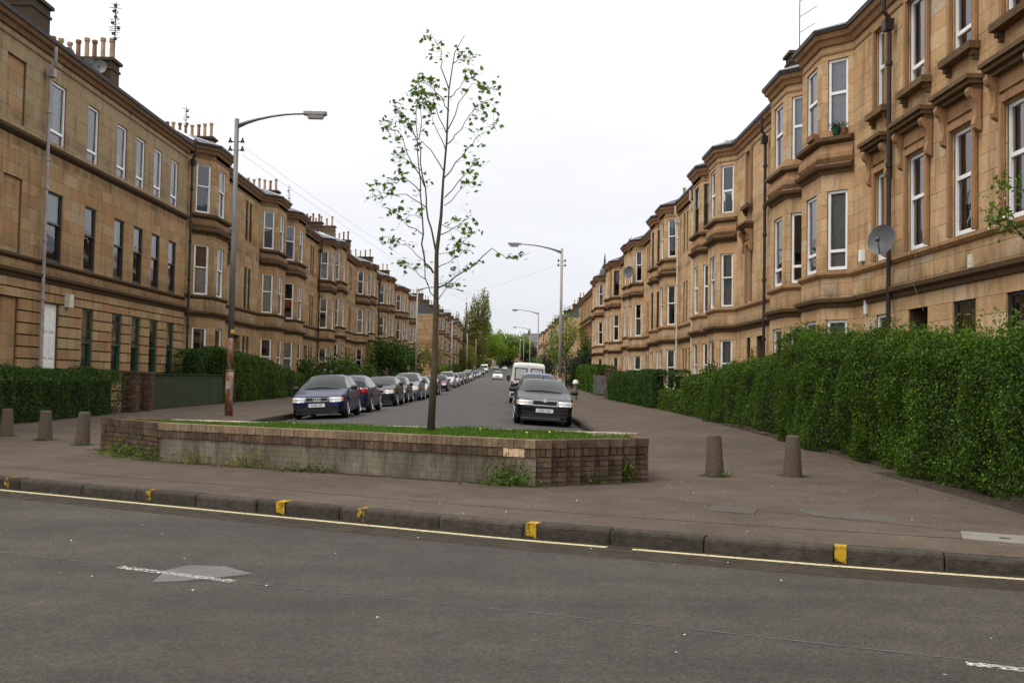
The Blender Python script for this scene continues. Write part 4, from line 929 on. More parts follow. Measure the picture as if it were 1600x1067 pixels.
for x, y, q in ((3.17, 14.56, 'nearest the sawtooth brick end'), (-7.75, 18.36, 'that leans by the planter'), (-9.0, 19.38, 'in the middle of the row of three')):
    weed(x, y, .2, .07, 90, 'thin weeds round the foot of the bollard ' + q, 'leaf_young')['group'] = 'weeds round the bollards'

# ------------------------------------------------------------------ hedges
def hedge(label, boxes, dens, ls, mat='leaf_hedge', wav=.10, sprig=.0, name='hedge', rough=.10, grp='privet hedges along the pavements'):
    xs = [b[0] for b in boxes]; ys = [b[2] for b in boxes]; SP = []
    rt = root(name, label, 'hedge', (sum(xs) / len(xs), sum(ys) / len(ys), pz(ys[0])), grp); core = MB(); PTS = []; NR = []
    for (x0, x1, y0, y1, h0, h1) in boxes:
        x0, x1 = min(x0, x1), max(x0, x1); zb0, zb1 = pz(y0) - .05, pz(y1) - .05; c = .33
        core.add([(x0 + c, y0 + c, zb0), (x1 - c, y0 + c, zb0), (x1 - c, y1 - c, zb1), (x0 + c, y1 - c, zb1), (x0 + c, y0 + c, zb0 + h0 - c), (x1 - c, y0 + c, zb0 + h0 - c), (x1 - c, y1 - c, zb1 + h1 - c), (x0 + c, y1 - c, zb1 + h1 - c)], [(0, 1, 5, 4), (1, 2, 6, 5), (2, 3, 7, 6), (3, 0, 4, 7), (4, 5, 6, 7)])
        dx, dy, hm = x1 - x0, y1 - y0, (h0 + h1) / 2
        for ax, s_, area in ((0, -1, dy * hm), (0, 1, dy * hm), (1, -1, dx * hm), (1, 1, dx * hm), (2, 1, dx * dy)):
            n_ = int(area * dens * (.25 if (ax == 1 and s_ > 0) or (ax == 0 and s_ * xs[0] > 0) else 1)); q = RNG.random((n_, 3)); nn = np.zeros((n_, 3)); nn[:, ax] = s_
            q[:, ax] = (s_ + 1) / 2
            x = x0 + dx * q[:, 0]; y = y0 + dy * q[:, 1]; hh = h0 + (h1 - h0) * q[:, 1]; zb = zb0 + (zb1 - zb0) * q[:, 1]
            z = q[:, 2]
            # rounded shoulders
            dpt = np.abs(RNG.normal(size=n_)) * rough
            wob = wav * (np.sin(y * 2.1 + x * 1.3) * .5 + np.sin(y * .9 + 2 + z * 3.0) * .6 + np.sin(y * 4.7 + z * 7 + x * 4) * .3)
            rnd = .30 * np.clip((z - .72) / .28, 0, 1) ** 2 + .10 * np.clip((.12 - z) / .12, 0, 1)
            if ax == 0: x = x - s_ * (dpt - wob + rnd)
            elif ax == 1: y = y - s_ * (dpt - wob + rnd)
            if ax == 2: rnd = 0
            zz = zb + hh * z + (wob * .8 - dpt - .24 * np.clip((np.abs(2 * q[:, 0] - 1) - .45) / .55, 0, 1) ** 2 if ax == 2 else 0)
            if dens > 1000:
                LC = np.column_stack([RNG.uniform(x0, x1, 90), RNG.uniform(y0, y1, 90), RNG.uniform(0, hm, 90)]); LA = RNG.uniform(-.13, .13, 90)
                d2 = (y[:, None] - LC[None, :, 1]) ** 2 + (zz[:, None] - zb[:, None] - LC[None, :, 2]) ** 2 if ax == 0 else (y[:, None] - LC[None, :, 1]) ** 2 + (x[:, None] - LC[None, :, 0]) ** 2
                bul = (LA[None] * np.exp(-d2 / .09)).sum(1)
                if ax == 0: x = x + s_ * bul
                elif ax == 2: zz = zz + bul
                else: y = y + s_ * bul * .5
            if ax == 2 and sprig > 0:
                t = RNG.random(n_) < .10; zz = zz + t * RNG.random(n_) * sprig
            PTS.append(np.column_stack([x, y, zz])); NR.append(nn)
            if sprig > 0 and ax == 2:
                for _ in range(int(area * 5)):
                    sx, sy = x0 + dx * random.random(), y0 + dy * random.random(); hgt = sprig * random.uniform(.4, 1.3); m = int(10 + hgt * 60); t = RNG.random(m)
                    zt_ = zb0 + h0 + (h1 - h0) * (sy - y0) / dy; SP.append(np.column_stack([sx + RNG.normal(size=m) * .045 + t * random.uniform(-.1, .1), sy + RNG.normal(size=m) * .045, zt_ - .05 + t * hgt]))
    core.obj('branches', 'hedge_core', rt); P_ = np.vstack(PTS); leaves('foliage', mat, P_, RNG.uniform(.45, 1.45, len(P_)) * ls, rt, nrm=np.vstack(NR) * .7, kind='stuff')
    if SP: P_ = np.vstack(SP); leaves('new_shoots', 'leaf_shoot', P_, RNG.uniform(.65, 1.2, len(P_)) * ls, rt, kind='stuff')
    return rt
hedge('big clipped privet hedge with ragged sprigs on top, below the hooded-window tenement', [(6.12, 7.9, 9.2, 16.5, 1.98, 2.18), (6.25, 8.0, 16.3, 23.2, 2.18, 2.55)], 3000, .042, wav=.13, sprig=.24, rough=.08)
hedge('tapering privet hedge between the big hedge and the low hedge', [(6.72, 8.3, 23.7, 33.6, 2.3, 1.72)], 1500, .05, wav=.10, sprig=.10)
hedge('short square-cut hedge end beside the knee-high hedge', [(6.95, 8.3, 34.4, 40, 1.62, 1.62)], 650, .07, wav=.05)
hedge('knee-high clipped hedge along the right pavement', [(7.05, 7.9, 40.6, 46.3, 1.0, 1.0)], 550, .075, 'leaf_hedge', wav=.04)
hedge('flat-topped dark L-shaped hedge in front of the dark-sash tenement', [(7.0, 8.0, 48, 68, 1.95, 1.95), (8.0, 9.2, 48, 49.2, 1.95, 1.95)], 420, .085, 'leaf_hedge_dark', wav=.06)
hedge('far clipped hedge on the right pavement beyond the grey gate', [(7.3, 9.0, 80, 116, 2.45, 2.6)], 180, .13, 'leaf_hedge', wav=.1)
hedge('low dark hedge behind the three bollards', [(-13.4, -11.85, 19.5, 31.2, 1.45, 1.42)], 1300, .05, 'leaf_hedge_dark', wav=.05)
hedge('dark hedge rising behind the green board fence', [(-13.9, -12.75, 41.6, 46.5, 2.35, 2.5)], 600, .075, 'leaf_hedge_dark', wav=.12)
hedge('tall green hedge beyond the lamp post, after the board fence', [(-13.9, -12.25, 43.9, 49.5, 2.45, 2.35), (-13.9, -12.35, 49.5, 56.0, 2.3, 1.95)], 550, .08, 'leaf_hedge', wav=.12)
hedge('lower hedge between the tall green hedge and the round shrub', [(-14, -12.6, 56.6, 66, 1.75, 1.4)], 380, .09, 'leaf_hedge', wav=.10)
hedge('low hedge in front of the farther terrace, left side', [(-12, -10.8, 160, 235, 2.0, 2.2)], 40, .25, 'leaf_hedge', wav=.25)
# dwarf wall under the big hedge and litter soil strip
dw = root('garden_wall', 'low broken stone kerb wall under the big hedge', 'wall', (6.1, 15, .1)); y = 8.6
stn = MB().box((0, 0, 0), (1, 1, 1)).mesh('stone', 'render_dark')
while y < 30:
    ln = random.uniform(.4, 1.1); o = link('stone', stn, dw); o.location = (6.24 + .026 * (y - 9) + random.uniform(-.06, .05), y + ln / 2, pz(y) + .0); o.scale = (.22, ln - .03, .13 + random.uniform(-.08, .07)); o.rotation_euler = (random.uniform(-.03, .03), random.uniform(-.05, .05), -.02); y += ln

# ------------------------------------------------------------------ fence and gate piers
fr = root('board_fence', 'dark green vertical board fence between the brick pier and the tall hedge', 'fence', (-12.3, 38, pz(38)))
y = 34.05; bd = MB().box((0, 0, .5), (.022, .135, 1)).mesh('board', 'fence_wood')
while y < 46:
    o = link('board', bd, fr); o.location = (-12.2 - .02 * (y - 34) + random.uniform(-.006, .006), y, pz(y) + .03); o.scale = (1, 1, 1.2 + random.uniform(-.012, .012)); o.rotation_euler = (random.uniform(-.008, .008), 0, random.uniform(-.02, .02)); y += .143
for zz in (.3, .95): MB().box((-12.36, 40.1, pz(38) + zz), (.05, 11.6, .09), Matrix.Rotation(.02, 3, 'Z')).obj('rail', 'fence_wood', fr)
MB().box((-12.31, 40.1, pz(38) + 1.245), (.09, 11.8, .035), Matrix.Rotation(.02, 3, 'Z')).obj('capping', 'fence_wood', fr)
def pier(x, y, h, label):
    rt = root('brick_pier', label, 'gate pier', (x, y, pz(y)), 'brick gate piers'); z = pz(y); r = 0; k = MB().box((0, 0, 0), (1, 1, 1)).mesh('brick', 'brick_brown')
    MB().box((x, y, z + h / 2 - .05), (.40, .40, h)).obj('core', 'mortar', rt)
    while r * .078 < h - .1:
        for sx, sy, dm in ((-.11, -.165, (.21, .1, .066)), (.115, -.165, (.21, .1, .066)), (.175, -.06, (.1, .1, .066)), (.175, .11, (.1, .22, .066))):
            if r % 2: sx, sy = (sx * .5 if abs(sx) < .13 else sx), sy
            o = link('brick', k, rt); o.location = (x + sx + random.uniform(-.004, .004), y + sy, z + .04 + r * .078); o.scale = dm
        r += 1
    MB().box((x, y, z + h - .02), (.5, .5, .07)).obj('coping', 'brick_brown', rt)
pier(-12.12, 32.3, 1.32, 'brick gate pier at the end of the low dark hedge'); pier(-12.17, 33.75, 1.3, 'brick gate pier at the start of the green board fence')

# ------------------------------------------------------------------ street lamps
def lamp(x, y, h, arm, label, detail, rust):
    z = pz(y); rt = root('street_lamp', label, 'street lamp', (x, y, z), 'street lamps'); s_ = 1 if arm > 0 else -1
    m = MB(); m.tube([(x, y, z - .1), (x, y, z + 1.35)], .125, 12); m.lathe([(.125, 0), (.08, .14)], (x, y, z + 1.35), 12); m.obj('base', 'lamp_rust' if rust else 'grey_iron', rt, True)
    if rust:
        MB().tube([(x, y, z + 1.4), (x, y, z + 2.4)], [.10, .098], 12).obj('lower_pole', 'lamp_rust', rt, True)
    m = MB(); m.tube([(x, y, z + (2.4 if rust else 1.4)), (x, y, z + h * .55), (x, y, z + h * .56), (x, y, z + h)], [.098, .088, .078, .072], 12); m.obj('pole', 'lamp_grey' if rust else 'grey_iron', rt, True)
    m = MB(); pts = [(x + s_ * .05, y, z + h - .22)]; A = abs(arm)
    for t in (.15, .3, .5, .7, .85, 1): pts.append((x + s_ * A * t, y, z + h - .22 + .42 * (1 - (1 - t) ** 2)))
    m.tube(pts, [.075, .06, .045, .036, .032, .03, .03], 8); m.obj('arm', 'lamp_grey', rt, True)
    tip = Vector(pts[-1]); m = MB()
    pr = [(-.02, .10), (.05, .14), (.62, .14), (.70, .08)]
    vs = []
    for (a, w_) in pr:
        for (yy, zz) in ((-w_, -.03), (-w_ * .75, .07), (w_ * .75, .07), (w_, -.03)): vs.append((tip.x + s_ * a, y + yy, tip.z + zz - .12 * 0))
    m.add(vs, [(i * 4 + k, (i + 1) * 4 + k, (i + 1) * 4 + (k + 1) % 4, i * 4 + (k + 1) % 4) for i in range(3) for k in range(4)] + [(0, 1, 2, 3), (15, 14, 13, 12)])
    la = m.obj('lantern', 'lamp_grey', rt)
    m = MB(); m.add([(tip.x + s_ * a, y + b, tip.z + c) for a, b, c in ((.08, -.12, -.035), (.62, -.12, -.035), (.62, .12, -.035), (.08, .12, -.035), (.12, -.09, -.15), (.56, -.09, -.15), (.56, .09, -.15), (.12, .09, -.15))], [(0, 1, 5, 4), (1, 2, 6, 5), (2, 3, 7, 6), (3, 0, 4, 7), (4, 5, 6, 7)]); m.obj('bowl', 'lamp_bowl', la)
    if detail:
        m = MB()
        for zz in (h - .72, h - .98):
            m.tube([(x - .2, y, z + zz), (x + .2, y, z + zz)], .018, 5)
            for sx in (-.19, .19): m.lathe([(.07, -.02), (.05, .05), (.025, .07), (.03, .12), (.015, .13)], (x + sx, y, z + zz), 8)
        m.obj('insulator_bracket', 'ceramic', rt)
    return rt, z + h
lp1, _ = lamp(-8.54, 30.9, 9.25, 2.1, 'tall street lamp with a rusty lower post at the left end of the planter', True, True)
MB().box((-8.54, 30.76, pz(31) + .95), (.12, .03, .24)).obj('notice', 'paper', lp1); MB().box((-8.47, 30.80, pz(31) + 2.6), (.10, .03, .12)).obj('yellow_tag', 'kerb_yellow', lp1)
lp2, _ = lamp(3.05, 56, 8.7, -2.35, 'street lamp with a red band, behind the white van and cars on the right kerb', True, False)
MB().lathe([(.128, -.15), (.128, .15)], (3.05, 56, pz(56) + 1.05), 12).obj('red_band', 'red_band', lp2)
lamp(3.7, 116, 8.6, -2.4, 'second street lamp on the right kerb, standing beyond the white van', False, False)
for x, y, h, a, lb in ((-8.3, 92, 9.3, 2.6, 'street lamp behind the parked cars, its lantern seen beside the young tree trunk'), (-8.3, 152, 9, 2.4, 'street lamp in front of the farther left terrace'), (-8.3, 212, 9, 2.4, 'slim street lamp at the foot of the poplars'), (-8.2, 270, 9, 2.4, 'far street lamp just past the poplars'), (-8.2, 330, 9, 2.4, 'very far street lamp before the dark round tree'),
                       (4.2, 176, 9, -2.4, 'slim street lamp near the spring-green trees on the right'), (4.2, 238, 9, -2.4, 'far street lamp on the right, against the closing grey-roofed building'), (4.2, 300, 9, -2.4, 'farthest street lamp on the right, against the dark round tree')):
    lamp(x, y, h, a, lb, False, False)
def wire(a, b, sag, label, r=.0045):
    a, b = Vector(a), Vector(b); MB().tube([a.lerp(b, t / 14) - Vector((0, 0, sag * 4 * (t / 14) * (1 - t / 14))) for t in range(15)], r, 3).obj('overhead_wire', 'lead', None, label=label, cat='wire', group='overhead wires across the street')
wire((-8.35, 30.9, 8.6), (3.0, 116, 8.1), .9, 'thin overhead wire from the rusty lamp post, upper of the pair'); wire((-8.35, 30.9, 8.35), (3.0, 116, 7.85), 1.1, 'thin overhead wire from the rusty lamp post, lower of the pair')
wire((3.05, 56, 8.1), (-8.3, 92, 9.0), .6, 'thin overhead wire slung from the red-banded lamp to the lamp behind the young tree', .006)

# ------------------------------------------------------------------ cars
def lerp_list(P, x): return float(np.interp(x, [p[0] for p in P], [p[1] for p in P]))
def car_meshes(sp):
    Lc, W2 = sp['L'], sp['W'] / 2; top, belt, hw = sp['top'], sp['belt'], sp['hw']; xw = sp['wx']; R = sp.get('R', .31)
    xs = sorted({*[p[0] for p in top], *[p[0] for p in hw], *[w + d for w in xw for d in (-R - .07, -R * .85, -R * .45, 0, R * .45, R * .85, R + .07)], *sp['pill']}); rows = []
    def sect(x):
        zt = lerp_list(top, x); zbelt = min(lerp_list(belt, x), zt - .02); w = W2 * lerp_list(hw, x); sill = .20 if .25 < x < Lc - .25 else .24
        arch = 0
        for q in xw:
            d = x - q
            if abs(d) < R + .06: arch = max(arch, R * .98 + math.sqrt((R + .06) ** 2 - d * d) - .0)
        zb = max(sill, arch); h = zbelt - zb; t = zt - zbelt; ins = min(.06, .02 + .1 * t)
        cab = min(1, t / .30); tum = .42 * t if cab > .6 else .55 * t
        wr = w - ins - tum
        return [(w - .07, zb - .0), (w - .012, zb + .04 + .06 * (zb < .3)), (w, zb + h * .45), (w - .008, zb + h * .8), (w - ins, zbelt), (wr, zt - .055 * cab - .012), (wr * .82, zt - .014 * cab - .004), (wr * .45, zt - .002), (0, zt)]
    S_ = [sect(x) for x in xs]; nr = len(S_[0])
    parts = {'body': MB(), 'glass': MB(), 'trim': MB()}
    def V(i, k, s_): return (xs[i], s_ * S_[i][k][0], S_[i][k][1])
    a0, a1, r0, r1 = sp['ws'][0], sp['ws'][1], sp['rw'][0], sp['rw'][1]
    for i in range(len(xs) - 1):
        xm = (xs[i] + xs[i + 1]) / 2
        for k in range(nr - 1):
            dst = 'body'
            if k >= 5 and (a0 < xm < a1 or (r0 < xm < r1)): dst = 'glass'
            if k == 4 and sp['side'][0] < xm < sp['side'][1] and not any(p0 < xm < p1 for p0, p1 in sp['posts']): dst = 'glass'
            for s_ in (-1, 1): parts[dst].quad(V(i, k, s_), V(i + 1, k, s_), V(i + 1, k + 1, s_), V(i, k + 1, s_))
    for i in (0, len(xs) - 1):
        vs = [V(i, k, -1) for k in range(nr)] + [V(i, k, 1) for k in range(nr - 2, -1, -1)]; parts['body'].add(vs, [tuple(range(len(vs)))])
    und = MB().box((Lc / 2, 0, .36), (Lc - .5, sp['W'] - .34, .26)); return parts['body'], parts['glass'], und
CARS = {
 'hatch': dict(L=4.15, W=1.735, wx=(.80, 3.32), top=[(0, .60), (.06, .72), (.35, .80), (1.0, .93), (1.12, .955), (1.55, 1.23), (1.9, 1.385), (2.3, 1.425), (2.9, 1.41), (3.4, 1.35), (3.75, 1.20), (3.98, .96), (4.08, .86), (4.15, .60)], belt=[(0, .58), (.06, .68), (.35, .74), (1.1, .88), (2, .91), (3.4, .96), (4.0, .93), (4.15, .58)], hw=[(0, .80), (.1, .9), (.4, .97), (1.2, 1), (3.2, 1), (3.8, .95), (4.08, .88), (4.15, .82)], ws=(1.12, 1.88), rw=(3.42, 3.97), side=(1.35, 3.72), posts=((2.28, 2.38),), pill=(1.35, 2.28, 2.38, 3.72, 3.42)),
 'saloon': dict(L=4.80, W=1.78, wx=(.90, 3.70), top=[(0, .66), (.05, .78), (.35, .86), (1.2, .98), (1.32, 1.0), (1.8, 1.24), (2.15, 1.37), (2.6, 1.41), (3.2, 1.38), (3.6, 1.30), (4.1, 1.06), (4.25, 1.03), (4.65, 1.0), (4.76, .9), (4.8, .62)], belt=[(0, .62), (.05, .74), (.35, .80), (1.3, .93), (2, .95), (4.1, 1.0), (4.65, .95), (4.8, .6)], hw=[(0, .82), (.1, .92), (.45, .98), (1.3, 1), (3.6, 1), (4.3, .95), (4.7, .88), (4.8, .84)], ws=(1.32, 2.13), rw=(3.52, 4.1), side=(1.6, 3.9), posts=((2.5, 2.62),), pill=(1.6, 2.5, 2.62, 3.9, 3.52)),
 'mpv': dict(L=4.5, W=1.80, wx=(.85, 3.65), R=.33, top=[(0, .70), (.06, .84), (.35, .95), (.95, 1.10), (1.05, 1.13), (1.5, 1.40), (1.9, 1.59), (2.4, 1.65), (3.4, 1.64), (4.0, 1.57), (4.3, 1.20), (4.45, 1.0), (4.5, .62)], belt=[(0, .66), (.06, .8), (.35, .88), (1.05, 1.03), (2, 1.06), (4.2, 1.08), (4.45, .95), (4.5, .6)], hw=[(0, .80), (.1, .9), (.45, .97), (1.2, 1), (3.7, 1), (4.3, .95), (4.5, .88)], ws=(1.05, 1.85), rw=(4.02, 4.3), side=(1.35, 4.15), posts=((2.2, 2.3), (3.2, 3.3)), pill=(1.35, 2.2, 2.3, 3.2, 3.3, 4.15, 4.02)),
 'small': dict(L=3.75, W=1.65, wx=(.70, 3.1), R=.29, top=[(0, .60), (.06, .74), (.3, .84), (.8, .97), (.9, 1.0), (1.35, 1.27), (1.65, 1.41), (2.1, 1.45), (2.8, 1.43), (3.3, 1.34), (3.55, 1.0), (3.68, .88), (3.75, .55)], belt=[(0, .56), (.06, .7), (.3, .77), (.9, .91), (2, .93), (3.4, .98), (3.7, .82), (3.75, .52)], hw=[(0, .78), (.1, .89), (.4, .97), (1.0, 1), (2.9, 1), (3.5, .95), (3.75, .86)], ws=(.9, 1.63), rw=(3.28, 3.56), side=(1.15, 3.4), posts=((2.15, 2.25),), pill=(1.15, 2.15, 2.25, 3.4, 3.28)),
}
CM = {}
import bmesh
def weld(me, ang=32):
    b = bmesh.new(); b.from_mesh(me); bmesh.ops.remove_doubles(b, verts=b.verts, dist=.0008); bmesh.ops.recalc_face_normals(b, faces=b.faces); b.to_mesh(me); b.free()
    me.polygons.foreach_set('use_smooth', [True] * len(me.polygons)); me.set_sharp_from_angle(angle=math.radians(ang)); return me
def wheel_meshes(R):
    if ('w', R) in CM: return CM['w', R]
    t = MB().lathe([(R * .62, -.1), (R * .9, -.1), (R, -.07), (R, .07), (R * .9, .1), (R * .62, .1)], (0, 0, 0), 20, axis='Y').mesh('wheel', 'rubber', True)
    m = MB(); m.lathe([(R * .68, -.02), (R * .68, .112), (R * .60, .122), (R * .57, .07), (.0, .07)], (0, 0, 0), 18, axis='Y'); m.lathe([(.06, .07), (.055, .115), (.01, .12)], (0, 0, 0), 10, axis='Y')
    for k in range(6):
        Rm = Matrix.Rotation(k * math.pi / 3, 3, 'Y'); m.box(Rm @ Vector((R * .3, .095, 0)), (R * .54, .03, .07), Rm)
    CM['w', R] = (t, m.mesh('rim', 'alloy')); return CM['w', R]
def tag_front(kind): pass
def make_car(typ, paint, x, yfront, facing, label, group, tier=1, style='plain', plate=None, cat='car'):
    """facing -1: nose towards the main road; +1: nose up the street"""
    sp = CARS[typ]; Lc, Wd = sp['L'], sp['W']
    if typ not in CM:
        b, g, u = car_meshes(sp); CM[typ] = (weld(b.mesh('body', PAINT[paint], True)), weld(g.mesh('window_glass', 'car_glass', True)), u.mesh('underside', 'black_trim'))
    bd, gl, un = CM[typ]; tilt = math.atan((roadz(x + .5, yfront) - roadz(x - .5, yfront)))
    rot = Matrix.Rotation(-tilt, 4, 'Y') @ Matrix.Rotation(math.pi / 2 if facing < 0 else -math.pi / 2, 4, 'Z')
    y = yfront if facing < 0 else yfront + Lc
    rise = (sg(yfront + Lc) - sg(yfront)) / Lc
    mw = Matrix.Translation((x, y, roadz(x, yfront + Lc / 2) + .0 - (rise * Lc / 2 if facing < 0 else -rise * Lc / 2))) @ Matrix.Rotation(math.atan(rise), 4, 'X') @ rot
    rt = rootl('parked_car' if cat == 'car' else cat, label, cat, mw, group)
    bo = link('body', bd, rt); bo.material_slots[0].link = 'OBJECT'; bo.material_slots[0].material = M['paint_' + paint]
    link('glazing', gl, rt); link('underside', un, rt)
    R = sp.get('R', .31); wt, wr = wheel_meshes(R)
    for wx in sp['wx']:
        for s_ in (-1, 1):
            o = link('wheel', wt, rt); o.location = (wx, s_ * (Wd / 2 - .105), R); o.rotation_euler = (0, random.uniform(0, 1), 0 if s_ > 0 else math.pi); link('rim', wr, o)
    key = ('fx', typ, style)
    if key not in CM:
        F = {}; h2 = Wd / 2; nz_ = lerp_list(sp['top'], .06); big = style == 'saloon_chrome'
        zl = nz_ - .10
        HW = lambda q: h2 * lerp_list(sp['hw'], q) + .012
        def wrap(name, mat, s_, pts, zf, bulge=.012):       # patch that follows the body round its corner: pts (x, y), zf(x) -> (low, high)
            m = MB(); vs = []
            for q, y in pts:
                lo, hi = zf(q); vs += [(q, s_ * y, lo), (q - bulge if y < h2 * .8 else q, s_ * (y + (bulge if y >= h2 * .8 else 0)), (lo + hi) / 2), (q + .012, s_ * (y - .008), hi)]
            k = len(pts); fs = [(3 * i + j, 3 * i + 3 + j, 3 * i + 4 + j, 3 * i + 1 + j) for i in range(k - 1) for j in (0, 1)]
            o_ = len(vs); vs2 = [(x + .05, y * .92, z) for x, y, z in vs]; vs += vs2
            fs += [(i, i + 1, o_ + i + 1, o_ + i) for i in (0, 1)] + [(3 * k - 3 + i, 3 * k - 2 + i, o_ + 3 * k - 2 + i, o_ + 3 * k - 3 + i) for i in (0, 1)] + [(3 * i, 3 * i + 3, o_ + 3 * i + 3, o_ + 3 * i) for i in range(k - 1)] + [(3 * i + 2, 3 * i + 5, o_ + 3 * i + 5, o_ + 3 * i + 2) for i in range(k - 1)]
            m.add(vs, fs); return m.mesh(name, mat, True)
        ah = .078 if typ != 'mpv' else .10; fl = h2 * lerp_list(sp['hw'], 0)
        F['headlight'] = [wrap('headlight', 'lamp_glass', s_, [(-.016, h2 * .46), (-.016, h2 * .66), (-.006, fl * .985), (.055, HW(.055))], lambda q: (zl - ah, zl + ah * .9)) for s_ in (-1, 1)]
        F['indicator'] = [wrap('indicator', 'amber', s_, [(.058, HW(.058)), (.16, HW(.16))], lambda q: (zl - ah * .7, zl + ah * .8)) for s_ in (-1, 1)]
        gw = h2 * (.40 if not big else .42); gh = .055 if not big else .075
        m = MB(); m.box((-.012, 0, zl), (.03, gw * 2, gh * 2)); F['grille'] = [m.mesh('grille', 'black_trim')]
        m = MB(); t = .014 if not big else .030
        m.box((-.022, 0, zl + gh), (.03, gw * 2 + t, t)).box((-.022, 0, zl - gh), (.03, gw * 2 + t, t)).box((-.022, gw, zl), (.03, t, gh * 2)).box((-.022, -gw, zl), (.03, t, gh * 2))
        if big: m.lathe([(.06, -.01), (.06, .01)], (-.04, zl + gh, 0), 10); 
        if big: m.v[32:] = [(-.035 + v[2], v[0] + .04, v[1]) for v in m.v[32:]]     # badge on the frame's top edge
        F['grille_frame'] = [m.mesh('grille_frame', 'chrome')]
        if style == 'rings':
            m = MB()
            for k in range(4):
                c = Vector((-.032, (k - 1.5) * .062, zl)); pts = [c + Vector((0, .042 * math.cos(q * math.pi / 6), .042 * math.sin(q * math.pi / 6))) for q in range(13)]; m.tube(pts, .007, 4, cap=False)
            F['badge'] = [m.mesh('badge', 'chrome')]
        m = MB(); m.box((-.015, 0, .30), (.05, h2 * 1.1, .13)).box((.005, 0, .19), (.1, h2 * 1.55, .06)); 
        for s_ in (-1, 1): m.box((.01, s_ * h2 * .66, .31), (.06, h2 * .22, .10))
        F['air_intake'] = [m.mesh('air_intake', 'black_trim')]
        m = MB(); m.box((-.02, 0, .40), (.05, h2 * 1.5, .04)); F['bumper_strip'] = [m.mesh('bumper_strip', 'black_trim')]
        F['number_plate'] = [MB().box((-.055, 0, .455 if big else .44), (.012, .52, .112)).mesh('number_plate', 'plate_white')]
        xr = Lc
        z0_, z1_ = (.74, .93) if typ != 'mpv' else (.85, 1.2)
        F['tail_light'] = []
        for s_ in (-1, 1):
            fr_ = h2 * lerp_list(sp['hw'], Lc); m = MB(); pts = [(xr + .012, fr_ * .70), (xr + .006, fr_ * .99), (xr - .06, HW(xr - .06)), (xr - .22, HW(xr - .22))]
            vs = [(q, s_ * y, z) for q, y in pts for z in (z0_, (z0_ + z1_) / 2, z1_)]; vs += [(x - .06, y * .9, z) for x, y, z in vs]
            m.add(vs, [(3 * i + j, 3 * i + 3 + j, 3 * i + 4 + j, 3 * i + 1 + j) for i in range(3) for j in (0, 1)] + [(3 * i + 2, 3 * i + 5, 12 + 3 * i + 5, 12 + 3 * i + 2) for i in range(3)] + [(0, 1, 13, 12), (1, 2, 14, 13)]); F['tail_light'].append(m.mesh('tail_light', 'tail_red', True))
        F['rear_plate'] = [MB().box((xr + .012, 0, .60), (.014, .52, .11)).mesh('rear_plate', 'plate_yellow')]
        F['rear_bumper'] = [MB().box((xr + .0, 0, .40), (.08, h2 * 1.62, .14)).mesh('rear_bumper', 'black_trim')]
        xm = sp['ws'][0] + .38; zm = lerp_list(sp['belt'], xm) + .08
        F['wing_mirror'] = [MB().lathe([(.02, -.11), (.058, -.10), (.078, -.04), (.076, .06), (.045, .10), (.01, .105)], (xm, s_ * (h2 + .10), zm), 10, axis='Y').box((xm + .03, s_ * (h2 - .02), zm - .03), (.06, .12, .05)).mesh('wing_mirror', 'black_trim') for s_ in (-1, 1)]
        F['wiper'] = [MB().tube([(sp['ws'][0] - .02, -.55, lerp_list(sp['top'], sp['ws'][0]) - .0), (sp['ws'][0] + .05, .1, lerp_list(sp['top'], sp['ws'][0] + .05) + .02), (sp['ws'][0] - .01, .6, lerp_list(sp['top'], sp['ws'][0]) + .0)], .014, 4).mesh('wiper', 'black_trim')]
        F['aerial'] = [MB().tube([(sp['ws'][1] + .3, 0, lerp_list(sp['top'], sp['ws'][1] + .3)), (sp['ws'][1] + .22, 0, lerp_list(sp['top'], sp['ws'][1] + .3) + .14)], .008, 4).mesh('aerial', 'black_trim')]
        m = MB(); xg = Lc * .5
        for s_ in (-1, 1): m.box((Lc * .48, s_ * (h2 + .004), .60), (Lc * .36, .02, .045))
        F['side_strip'] = [m.mesh('side_strip', 'black_trim')]
        CM[key] = F
    for nm, ms in CM[key].items():
        if tier == 0 and nm not in ('headlight', 'tail_light', 'number_plate', 'wing_mirror', 'grille', 'air_intake'): continue
        for me in ms: o = link(nm, me, rt)
        if nm == 'number_plate' and plate:
            c = bpy.data.curves.new('lettering', 'FONT'); c.body = plate; c.size = .105; c.align_x = 'CENTER'; c.align_y = 'CENTER'; c.extrude = .001; c.materials.append(M['letter_black']); c.space_character = 1.05
            t0 = bpy.data.objects.new('lettering', c); COL.objects.link(t0); bpy.context.view_layer.update(); me_ = bpy.data.meshes.new_from_object(t0.evaluated_get(bpy.context.evaluated_depsgraph_get())); bpy.data.objects.remove(t0); me_.name = 'lettering'; t = link('lettering', me_, o); t.matrix_basis = Matrix(((0, 0, -1, -.0625), (-1, 0, 0, 0), (0, 1, 0, .455 if style == 'saloon_chrome' else .44), (0, 0, 0, 1))) @ Matrix.Diagonal((.82, 1, 1, 1))
    return rt
GL, GR = 'cars parked along the left kerb', 'vehicles parked along the right kerb'
make_car('hatch', 'navy', -5.95, 31.7, -1, 'navy hatchback with four-ring grille badge, first in the left row, facing the planter', GL, 1, 'rings', 'R446 LSF')
make_car('hatch', 'navy', -5.9, 37.0, 1, 'navy hatchback parked tail towards us with a red tail light, second in the left row', GL)
make_car('saloon', 'black', -5.9, 45.6, -1, 'black saloon with a chrome-framed grille, third in the left row', GL, 1, 'saloon_chrome')
